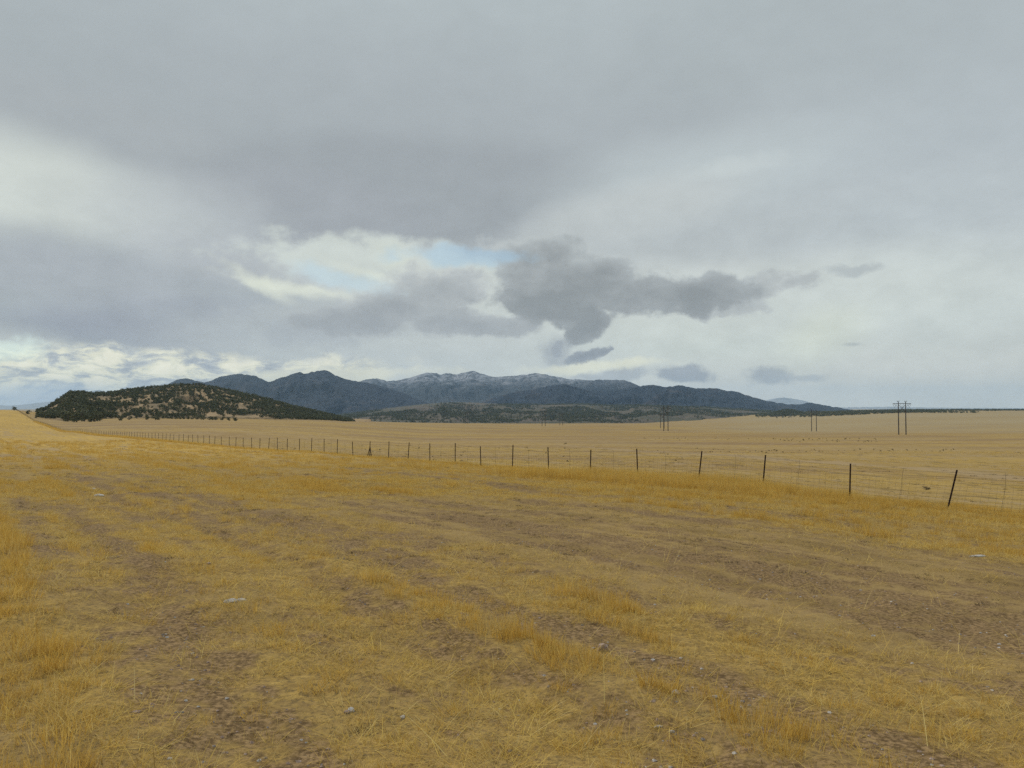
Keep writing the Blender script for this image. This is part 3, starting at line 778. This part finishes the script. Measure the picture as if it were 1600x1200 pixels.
# brace post at the fourteenth position: two diagonal braces
for P0, M3, hh, o, i in posts:
    if i == 13:
        for sgn in (-1, 1):
            bm = bmesh.new()
            for q in ((0, 0),):
                tube(bm, [(0, 0, .90), (sgn * .42, .04, .02), (sgn * .47, .045, -.12)], .032, 4)
            b = link('brace', bm_mesh('post_brace', bm, pm), o); b['label'] = 'diagonal brace of the braced post'
        o['label'] = 'fence post with two diagonal braces'
def on_post(k, h):
    P0, M3, hh, o, i = posts[k]
    return P0 + M3 @ Vector((0, -.02, h * hh)) - FI
def strand(h, r, sag, seed, k1):
    g = random.Random(seed); bm = bmesh.new(); pts = []
    for k in range(k1):
        a, b = on_post(k, h), on_post(k + 1, h)
        m_ = 6 if posts[k][0].y < 90 else 1
        for q in range(m_):
            t = q / m_; p = a.lerp(b, t); p.z -= sag * 4 * t * (1 - t) * g.uniform(.8, 1.2); pts.append(p)
    pts.append(on_post(k1, h)); tube(bm, pts, r, 4)
    # barbs
    for k in range(min(k1, 9)):
        a, b = on_post(k, h), on_post(k + 1, h)
        for q in range(1, 24):
            t = q / 24; p = a.lerp(b, t); p.z -= sag * 4 * t * (1 - t)
            v = Vector((g.uniform(-1, 1), g.uniform(-1, 1), g.uniform(-1, 1))).normalized() * .018
            tube(bm, [p - v, p + v], .002, 3)
    return bm_mesh('barbed_wire', bm, wm)
KF = len(posts) - 2
for h, sag, sd in ((1.27, .03, 1), (1.12, .05, 2)):
    link('barbed_wire', strand(h, .0038, sag, sd, KF), fence)
bm = bmesh.new()
for h in (.98, .82, .68, .54, .40, .27, .15, .04):
    pts = []
    for k in range(60):
        a, b = on_post(k, h), on_post(k + 1, h)
        for q in range(3):
            t = q / 3; p = a.lerp(b, t); p.z -= .03 * 4 * t * (1 - t) * random.uniform(.5, 1.4); pts.append(p)
    tube(bm, pts, .0026, 3)
for k in range(0, 26):
    for q in range(1, 15):
        t = q / 15
        a, b = on_post(k, .98).lerp(on_post(k + 1, .98), t), on_post(k, .04).lerp(on_post(k + 1, .04), t)
        a.z -= .03 * 4 * t * (1 - t); b.z -= .03 * 4 * t * (1 - t); a.x += random.uniform(-.012, .012)
        tube(bm, [a, b], .0022, 3)
wv = link('woven_wire', bm_mesh('woven_wire', bm, wm), fence); tag(wv, kind='stuff')
for k in range(1, 26):
    g = random.Random(k + 900); bm = bmesh.new(); pts = []
    cur = g.uniform(-.07, .07); t0 = .5 + g.uniform(-.06, .06)
    for q in range(7):
        h = 1.30 * (1 - q / 6) + .02
        p = on_post(k, h).lerp(on_post(k + 1, h), t0); p.x += cur * math.sin(q / 6 * 3.1) + g.uniform(-.008, .008)
        if q == 0: p.x += g.uniform(-.1, .1)
        pts.append(p)
    tube(bm, pts, .0042, 4)
    link('stay', bm_mesh('wire_stay', bm, wm), fence)

# ------------------------------------------------------------------ transmission towers
tm, n, out = new_mat('weathered_pole'); oc = n.new('ShaderNodeTexCoord').outputs['Object']
principled(n, out, n.mix(n.noise(n.mapping(oc, scale=(3, 3, .3)), 2.0, 4), (.050, .045, .043, 1), (.11, .095, .085, 1)), .85, .15)
im, n, out = new_mat('insulator_glaze'); principled(n, out, (.10, .085, .08, 1), .35, .5)
def tower(px, row, Yd, H, rz, label):
    d = pdir(px, row); x = d[0] / d[1] * Yd; z = float(zg(x, Yd))
    e = link('transmission_tower', None, None, (x, Yd, z)); e.rotation_euler.z = rz
    tag(e, label, 'power pylon', 'H shaped power pylons on the plain')
    g = 2.95; zc = H * .915
    for s in (-1, 1):
        bm = bmesh.new(); tube(bm, [(s * g, 0, -2), (s * g, 0, H * .5), (s * g, 0, H * .97)], [.46, .40, .30], 8)
        link('pole', bm_mesh('tower_pole', bm, tm), e)
        bm = bmesh.new(); tube(bm, [(s * g, 0, H * .955), (s * (g - .9), 0, H * 1.0)], [.24, .16], 5); tube(bm, [(s * g, 0, H * .955), (s * (g + 1.1), 0, H * 1.0)], [.24, .16], 5)
        link('peak_arm', bm_mesh('tower_peak', bm, tm), e)
    for yy in (-.32, .32):
        bm = bmesh.new(); tube(bm, [(-7.2, yy, zc), (0, yy, zc), (7.2, yy, zc)], [.28, .32, .28], 4)
        link('crossarm', bm_mesh('tower_crossarm', bm, tm), e)
    for a, b in (((-g, .22, zc - .6), (g, .22, zc - 6.8)), ((g, -.22, zc - .6), (-g, -.22, zc - 6.8))):
        bm = bmesh.new(); tube(bm, [a, b], .2, 4); link('cross_brace', bm_mesh('tower_brace', bm, tm), e)
    for s in (-1, 1):
        bm = bmesh.new(); tube(bm, [(s * g, 0, zc - 2.6), (s * 7.0, 0, zc - .1)], .12, 4); link('knee_brace', bm_mesh('tower_knee', bm, tm), e)
    for c in (-5.9, 0, 5.9):
        bm = bmesh.new()
        for s in (-1, 1):
            a = Vector((c + s * 1.6, 0, zc - .15)); b = Vector((c, 0, zc - 3.1))
            tube(bm, [a, b], .05, 4)
            for q in range(2, 12):
                p = a.lerp(b, q / 12.5)
                bmesh.ops.create_icosphere(bm, subdivisions=1, radius=.17, matrix=Matrix.Translation(p) @ Matrix.Diagonal((1, 1, .55, 1)))
        link('insulator', bm_mesh('tower_insulator', bm, im), e)
    return e
tower(1410, 679.5, 634, 27, R(2), 'nearest and tallest H shaped power pylon, on the right of the plain')
tower(1272, 677.5, 960, 27, R(2), 'H shaped power pylon left of the nearest one on the right')
tower(1040.5, 673, 870, 27.5, R(28), 'tall H shaped power pylon of the close pair in mid plain')
tower(1035, 672.5, 1120, 22, R(22), 'thinner H shaped power pylon overlapping the taller one in mid plain')
tower(849.5, 666.5, 1290, 27, R(25), 'distant H shaped power pylon in front of the middle of the foothills')
tower(877, 667, 1450, 24, R(25), 'faint H shaped power pylon just right of the one before the foothills')
tower(729, 661, 1700, 27, R(25), 'farthest faint H shaped power pylon, leftmost on the plain')

# ------------------------------------------------------------------ shrubs on the plain
SHR = [crown_mesh('plain_shrub', 400 + i, .75, 1.15, 90, .085, 6, .1, M_shr) for i in range(5)]
gS = random.Random(4)
def shrub(px, row, wpx, label, group):
    x, y, z = ground_hit(px, row); s = 1.25 * wpx * y / F / 1.15
    o = link('shrub', SHR[gS.randrange(5)], None, (x, y, z - .04 * s)); o.scale = (s, s, s * gS.uniform(.55, .85)); o.rotation_euler.z = gS.uniform(0, 6.3)
    return tag(o, label, 'shrub', group)
shrub(678, 718.5, 4.5, 'dark squat shrub behind the fence, right of the post that leans right', None)
shrub(693, 719, 3, 'small dark shrub behind the fence, next to a bigger squat one', None)
shrub(883, 694.5, 4.5, 'single dark shrub standing out on the pale middle plain', None)
shrub(1447, 765, 13, 'broad brown shrub behind the fence near the right bent post', None)
shrub(1047, 746, 4.5, 'brown tuft shrub behind the fence before the tall golden grass', None)
shrub(886, 722, 5, 'brown shrub behind the fence under the third post of the middle', None)
for i in range(34): shrub(1200 + gS.uniform(0, 290) ** 1.0, 704.5 + gS.gauss(0, 1.2), gS.uniform(1.6, 4), 'dark shrub in the long thin row across the right plain', 'shrubs in the row across the right plain')
for i in range(46): shrub(gS.uniform(1205, 1370), 687.5 + gS.gauss(0, 1.7), gS.uniform(1.4, 3), 'small dark shrub in the scattered belt far out on the right plain', 'shrubs in the far belt of the right plain')
for i in range(34): shrub(gS.uniform(560, 1100), gS.uniform(700, 722) + 0.0, gS.uniform(1.5, 4), 'brown shrub dotted over the pasture behind the fence', 'shrubs over the pasture behind the fence')
for i in range(22): shrub(gS.uniform(1000, 1190), 686.5 + gS.gauss(0, .8), gS.uniform(1.2, 2.4), 'tiny dark shrub in the faint line across the middle plain', 'shrubs in the faint middle line')
for i in range(16): shrub(gS.uniform(1090, 1200), 706 + gS.gauss(0, 1.5), gS.uniform(1.5, 3.4), 'dark shrub in the loose patch left of the long row', 'shrubs left of the long row')

# ------------------------------------------------------------------ stones
def stone_mat(name, a, b):
    mt, n, out = new_mat(name); oc = n.new('ShaderNodeTexCoord').outputs['Object']
    f = n.noise(oc, 18, 5, .6)
    principled(n, out, n.mix(n.ss(f, .35, .65), a, b), .9, .15, (f, .5, .01)); return mt
M_pale = stone_mat('pale_stone', (.36, .33, .30, 1), (.62, .59, .55, 1))
M_grey = stone_mat('grey_stone', (.20, .17, .155, 1), (.36, .31, .28, 1))
M_pink = stone_mat('pink_stone', (.26, .18, .14, 1), (.46, .35, .29, 1))
def stone_mesh(name, seed, dims, mat, sub=2, ang=.35):
    g = np.random.default_rng(seed); bm = bmesh.new(); bmesh.ops.create_icosphere(bm, subdivisions=sub, radius=1)
    pl = [(Vector(g.normal(size=3)).normalized(), g.uniform(.55, .9)) for _ in range(9)]
    for v in bm.verts:
        p = v.co.copy()
        for nn_, d in pl:
            k = p.dot(nn_)
            if k > d: p -= nn_ * (k - d)
        p *= 1 + g.uniform(-.03, .03)
        v.co = Vector((p.x * dims[0] / 1.6, p.y * dims[1] / 1.6, p.z * dims[2] / 1.6))
    return bm_mesh(name, bm, mat)
def stone(px, row, dpx, asp, mat, label, seed, group=None, h=.6):
    x, y, z = ground_hit(px, row); wd = dpx * y / F
    hh = wd * h
    o = link('stone', stone_mesh('stone', seed, (wd, wd * asp, hh), mat), None, (x, y, z + hh * .06)); o.rotation_euler.z = random.uniform(0, 3) if asp > .6 else .3
    return tag(o, label, 'stone', group)
stone(940, 1017, 23, .75, M_pink, 'largest grey pink stone, angular, sitting in grass at the right of the long grass strip', 1, None, .75)
stone(362, 946, 20, .6, M_pale, 'whitish flat stone in the left grass, larger of a touching pair', 2, None, .45)
stone(377, 945, 15, .7, M_pale, 'smaller right one of the two touching whitish stones on the left', 3, None, .5)
stone(549, 1102, 12, .8, M_pale, 'white knobbly stone in the grass left of centre near the front', 4, None, .8)
stone(542, 1104, 9, .8, M_pink, 'pinkish stone touching the white knobbly one near the front', 5, None, .7)
stone(145, 761, 10, .7, M_pale, 'upper of two pale stones far off in the left field', 6, None, .4)
stone(154, 774, 14, .7, M_pale, 'lower and wider of two pale stones far off in the left field', 7, None, .4)
stone(326, 887, 8, .8, M_pink, 'small pinkish stone alone in the grass of the left field', 8, None, .7)
stone(1056, 1088, 13, .8, M_pale, 'grey white stone in the bare rut at the right front', 9, None, .6)
stone(1115, 1093, 15, .35, M_pale, 'long white splinter of stone at the lower end of the rut', 10, None, .4)
stone(1020, 1098, 9, .8, M_pink, 'small pale pink stone left of the rut stones', 11, None, .6)
stone(629, 1109, 9, .8, M_pale, 'small white stone on dark soil right of the knobbly one', 12, None, .6)
stone(1030, 1127, 15, .45, M_pale, 'flat elongated pale stone below the rut at the front', 13, None, .35)
stone(1049, 1134, 9, .8, M_pale, 'roundish pale stone beside the flat elongated one at the front', 14, None, .6)
stone(1167, 1154, 10, .8, M_pink, 'dull pink stone between golden tufts at the lower right', 15, None, .6)
stone(212, 1113, 14, .6, M_pink, 'flat pinkish stone in the left foreground soil', 16, None, .4)
stone(265, 1178, 8, .8, M_pale, 'small whitish stone at the bottom left on dark soil', 17, None, .6)
stone(1365, 990, 7, .6, M_pale, 'small pale flat stone on the mown ground at the right', 18, None, .5)
stone(1525, 872, 30, .3, M_pale, 'long low pale slab in the right field before the bent post', 19, None, .12)
for i in range(26):
    px, row = gS.choice([(1010 + gS.uniform(-60, 90), 1065 + gS.uniform(-20, 40)), (760 + gS.uniform(-60, 60), 1090 + gS.uniform(-20, 20)), (950 + gS.uniform(-90, 200), 960 + gS.uniform(-40, 30))])
    stone(px, row, gS.uniform(2.5, 5), .8, gS.choice([M_pale, M_pink, M_pink]), 'pebble sized pale stone on bare soil in the foreground', 40 + i, 'small stones on the bare soil', .6)
# gravel: uncounted chips on the bare soil
g2 = np.random.default_rng(21); nn = 26000
rr = 2.6 * (30 / 2.6) ** g2.random(nn); aa = np.radians(g2.uniform(-42, 42, nn)); xx = rr * np.sin(aa); yy = rr * np.cos(aa)
ok = fields(xx, yy)[0] > .35 + .4 * g2.random(nn); xx, yy = xx[ok][:3200], yy[ok][:3200]
CH = [stone_mesh('chip', 70 + i, (.03, .024, .018), [M_pink, M_grey, M_pink, M_pale][i], 1) for i in range(4)]
instancer('gravel', np.stack([xx, yy, zg(xx, yy)], -1), (.25 + 1.0 * g2.random((len(xx), 1)) ** 2.5) * np.ones((1, 3)), g2.uniform(0, 6, len(xx)), g2.integers(0, 4, len(xx)), CH)

# ------------------------------------------------------------------ grass
def straw_mat(name, stops, trans=.3):
    mt, n, out = new_mat(name)
    t = attr(n, 'tint'); oi = n.new('ShaderNodeObjectInfo').outputs['Random']
    f = n.m('ADD', n.m('MULTIPLY', t, .7), n.m('MULTIPLY', oi, .3))
    c = n.ramp(f, stops)
    c = n.mix(n.ss(oi, .78, .95, 0, .45), c, (.42, .34, .20, 1))      # some clumps weathered grey
    d = n.new('ShaderNodeBsdfDiffuse'); n.put(d.inputs[0], c)
    tr = n.new('ShaderNodeBsdfTranslucent'); n.put(tr.inputs[0], c)
    m_ = n.new('ShaderNodeMixShader'); m_.inputs[0].default_value = trans
    n.nt.links.new(d.outputs[0], m_.inputs[1]); n.nt.links.new(tr.outputs[0], m_.inputs[2]); n.nt.links.new(m_.outputs[0], out.inputs[0])
    return mt
G_gold = straw_mat('golden_grass', [(0, (.34, .19, .042)), (.35, (.59, .375, .082)), (.7, (.74, .51, .125)), (1, (.84, .66, .26))], .35)
G_pale = straw_mat('pale_straw', [(0, (.25, .16, .050)), (.35, (.61, .415, .105)), (.7, (.78, .57, .165)), (1, (.90, .76, .36))], .3)
G_dull = straw_mat('dull_stubble', [(0, (.14, .10, .05)), (.35, (.36, .25, .095)), (.7, (.54, .385, .14)), (1, (.66, .51, .24))], .3)
def clump(name, seed, nb, rad, hmin, hmax, wid, lean0, lean1, mat, curve=.3, stiff=False, seg=3):
    g = np.random.default_rng(seed)
    V = []; T = []; Fq = []
    for b in range(nb):
        a = g.uniform(0, 2 * math.pi); r = rad * math.sqrt(g.random())
        x0, y0 = r * math.cos(a), r * math.sin(a)
        L = g.uniform(hmin, hmax); th = g.uniform(lean0, lean1); ph = a + g.normal() * .9
        w_ = wid * g.uniform(.6, 1.3); tv = g.random()
        tw = g.uniform(0, math.pi); ux, uy = math.cos(tw) * w_ / 2, math.sin(tw) * w_ / 2
        x, y, z = x0, y0, -.01
        i0 = len(V)
        for k in range(seg + 1):
            f = k / seg; q = (1 - f ** 1.5 * .85)
            V += [(x - ux * q, y - uy * q, z), (x + ux * q, y + uy * q, z)]; T += [tv, tv]
            th2 = th + curve * f * (1 + g.normal() * .25)
            st_ = L / seg
            x += math.cos(ph) * math.sin(th2) * st_; y += math.sin(ph) * math.sin(th2) * st_; z += math.cos(th2) * st_
            z = max(z, .004)
        for k in range(seg):
            i = i0 + 2 * k; Fq.append((i, i + 1, i + 3, i + 2))
    return mesh_np(name, V, Fq, mat, False, dict(tint=T))
SRC = []
for i in range(5): SRC.append(clump('golden_clump', 500 + i, 46, .080, .06, .17, .0032, 0, .42, G_gold, .4))             # 0-4 upright
for i in range(5): SRC.append(clump('straw_mat', 520 + i, 26, .14, .07, .25, .0036, 1.05, 1.57, G_pale, .25))            # 5-9 lying
for i in range(4): SRC.append(clump('stubble', 540 + i, 30, .13, .02, .08, .0036, .2, 1.5, G_dull, .3, seg=2))           # 10-13 short
for i in range(4): SRC.append(clump('mixed_clump', 560 + i, 32, .12, .04, .14, .0034, .3, 1.3, G_pale, .5))              # 14-17 loose
for i in range(4): SRC.append(clump('far_golden_clump', 580 + i, 50, .22, .08, .20, .007, 0, .6, G_gold, .35, seg=2))    # 18-21 farther
for i in range(4): SRC.append(clump('far_straw_clump', 600 + i, 50, .24, .05, .14, .007, .3, 1.3, G_pale, .4, seg=2))    # 22-25 farther
for i in range(3): SRC.append(clump('far_stubble', 620 + i, 44, .24, .03, .08, .007, .3, 1.4, G_dull, .4, seg=2))        # 26-28 farther
for i in range(3): SRC.append(clump('tall_clump', 640 + i, 44, .20, .25, .62, .0045, 0, .30, G_gold, .35))               # 29-31 fence stand
for i in range(4): SRC.append(clump('stray_stalk', 660 + i, 4, .10, .25, .55, .0036, .5 + .25 * i, 1.55, G_pale, .2))    # 32-35 long stalks
G_dark = straw_mat('dark_litter', [(0, (.035, .026, .018)), (.5, (.085, .062, .040)), (1, (.16, .12, .075))], .1)
for i in range(4): SRC.append(clump('dark_litter', 680 + i, 54, .12, .02, .09, .008, .7, 1.55, G_dark, .2, seg=2))         # 36-39 dark dead patches
def ringpts(r0, r1, dens, half=43):
    nn = int(dens * (r1 * r1 - r0 * r0) * math.radians(half))
    r = np.sqrt(rng.uniform(r0 * r0, r1 * r1, nn)); a = np.radians(rng.uniform(-half, half, nn))
    return r * np.sin(a), r * np.cos(a)
PX, PY, IX, S_, SZ = [], [], [], [], []
def add(x, y, ix, s, sz=None):
    PX.append(x); PY.append(y); IX.append(ix); S_.append(s); SZ.append(s if sz is None else sz)
def near_layer(r0, r1, dens, gs=1.0):
    x, y = ringpts(r0, r1, dens); b, t, m_, g_, stn = fields(x, y)
    nn = len(x); u = rng.random(nn); u2 = rng.random(nn)
    fine_ = fbm(x * 5.5, y * 5.5, 2, 93)
    keepp = u < np.clip(1.0 - b * .88 - m_ * .42 - .8 * sstep(.48, .64, fine_), .05, 1)
    p_gold = np.clip(.08 + .72 * t + .12 * g_ - .2 * m_, 0, .92); p_stub = np.clip(.14 + .55 * m_ + .45 * b - .25 * t, 0, 1)
    kind = np.where(u2 < p_gold, 0, np.where(u2 < p_gold + (1 - p_gold) * p_stub, 2, np.where(rng.random(nn) < .62, 1, 3)))
    ix = np.choose(kind, [rng.integers(0, 5, nn), rng.integers(5, 10, nn), rng.integers(10, 14, nn), rng.integers(14, 18, nn)])
    s = rng.uniform(.7, 1.25, nn) * gs
    sz = s * np.where(kind == 0, .52 + .60 * t, 1.0) * (1 - .35 * m_)
    k = keepp & (stn < .5)
    add(x[k], y[k], ix[k], s[k], sz[k])
near_layer(1.6, 8, 150)
near_layer(8, 18, 85, 1.15)
near_layer(18, 34, 40, 1.4)
def far_layer(r0, r1, dens, gs, half=43):
    x, y = ringpts(r0, r1, dens, half); b, t, m_, g_, stn = fields(x, y); s_, p_ = sp(x, y)
    nn = len(x); u = rng.random(nn); u2 = rng.random(nn)
    past = sstep(P_FENCE, P_FENCE + 3, p_)
    gaps = sstep(.52, .62, .5 * fbm(s_ * .55, p_ * 1.3, 4, 95) + .5 * fbm(s_ * .10, p_ * 1.5, 3, 96))
    tuft = fbm(x * .25, y * .25, 3, 88)
    p_gold = np.clip(.14 + .5 * t + .2 * g_ - .3 * m_ - past * .25, 0, .9); p_st = np.clip(.15 + .5 * m_ + .4 * b + past * .15, 0, 1)
    ix = np.where(u2 < p_gold, rng.integers(18, 22, nn), np.where(rng.random(nn) < p_st, rng.integers(26, 29, nn), rng.integers(22, 26, nn)))
    k = (u < np.clip(1 - b * .9 - past * .45 - gaps * .8, .03, 1) * np.clip((1.35 * r1 - np.hypot(x, y)) / (.6 * r1), 0, 1)) & (stn < .5)
    ix = np.where((past > .5) & (ix < 22), rng.integers(22, 26, nn), ix)
    s = rng.uniform(.7, 1.3, nn) * gs
    add(x[k], y[k], ix[k], s[k], (s * (.75 + .35 * t) * (1 - .3 * past))[k])
far_layer(26, 50, 14, 1.0)
far_layer(46, 90, 4.4, 1.4)
far_layer(80, 170, .8, 1.9, 38)
# the tall stand and the strip under the wires
nn = 11000; yy = rng.uniform(21, 48, nn); xx = FX0 - FS * yy + rng.uniform(-9, 2.5, nn)
b, t, m_, g_, stn = fields(xx, yy); k = rng.random(nn) < stn * sstep(.15, .5, fbm(xx * .5, yy * .5, 3, 90))
hgt = np.interp(yy, [21, 27, 31, 39, 48], [.35, .5, .85, .9, .4]) * (.6 + .8 * fbm(xx * .7, yy * .7, 3, 91))
s = rng.uniform(.75, 1.2, nn); add(xx[k], yy[k], rng.integers(29, 32, nn)[k], s[k], (s * hgt)[k])
nn = 9000; yy = 30 + 470 * rng.random(nn) ** 1.6; xx = FX0 - FS * yy + rng.normal(-.2, .45, nn)
s = rng.uniform(.7, 1.2, nn) * np.interp(yy, [30, 150, 500], [.9, 1.5, 2.6]); add(xx, yy, rng.integers(29, 32, nn), s, s * np.interp(yy, [30, 90, 150, 500], [.3, .3, .5, .5]))
# single long stalks
x, y = ringpts(2, 22, 11); add(x, y, rng.integers(32, 36, len(x)), rng.uniform(.4, 1.1, len(x)))
for r0, r1, dn, gs in ((2, 10, 24.0, .42), (10, 24, 12.0, .7), (24, 50, 4.0, 1.1), (46, 90, .9, 1.8), (90, 170, .14, 2.8)):
    x, y = ringpts(r0, r1, dn); b, t, m_, g_, stn = fields(x, y); s_, p_ = sp(x, y)
    k = rng.random(len(x)) < (.35 + .5 * b + .45 * m_) * sstep(.46, .60, fbm(s_ * .5, p_ * 1.2, 3, 97)) * (1 - t * .8) * (stn < .4)
    q = rng.uniform(.5, 1.3, len(x)) * gs; add(x[k], y[k], rng.integers(36, 40, len(x))[k], q[k], (q * .8)[k])
GX, GY, GI, GS, GZ = map(np.concatenate, (PX, PY, IX, S_, SZ))
gz = zg(GX, GY)
tilt = rng.normal(0, .09, (len(GX), 2))
instancer('dry_grass', np.stack([GX, GY, gz - .004], -1), np.stack([GS, GS, GZ], -1), rng.uniform(0, 6.283, len(GX)), GI, SRC, tilt)
print('grass clumps', len(GX))

# ------------------------------------------------------------------ haze
hz, n, out = new_mat('haze_air')
pv = n.new('ShaderNodeVolumePrincipled')
pv.inputs['Color'].default_value = (.48, .72, 1.0, 1); pv.inputs['Density'].default_value = 3.6e-5; pv.inputs['Anisotropy'].default_value = 0.15
n.nt.links.new(pv.outputs[0], out.inputs['Volume'])
bm = bmesh.new(); bmesh.ops.create_cube(bm, size=1.0)
for v in bm.verts: v.co = Vector((v.co.x * 41000, v.co.y * 41000, -70 if v.co.z < 0 else 560))
hb = link('haze', bm_mesh('haze', bm, hz)); tag(hb, kind='stuff')
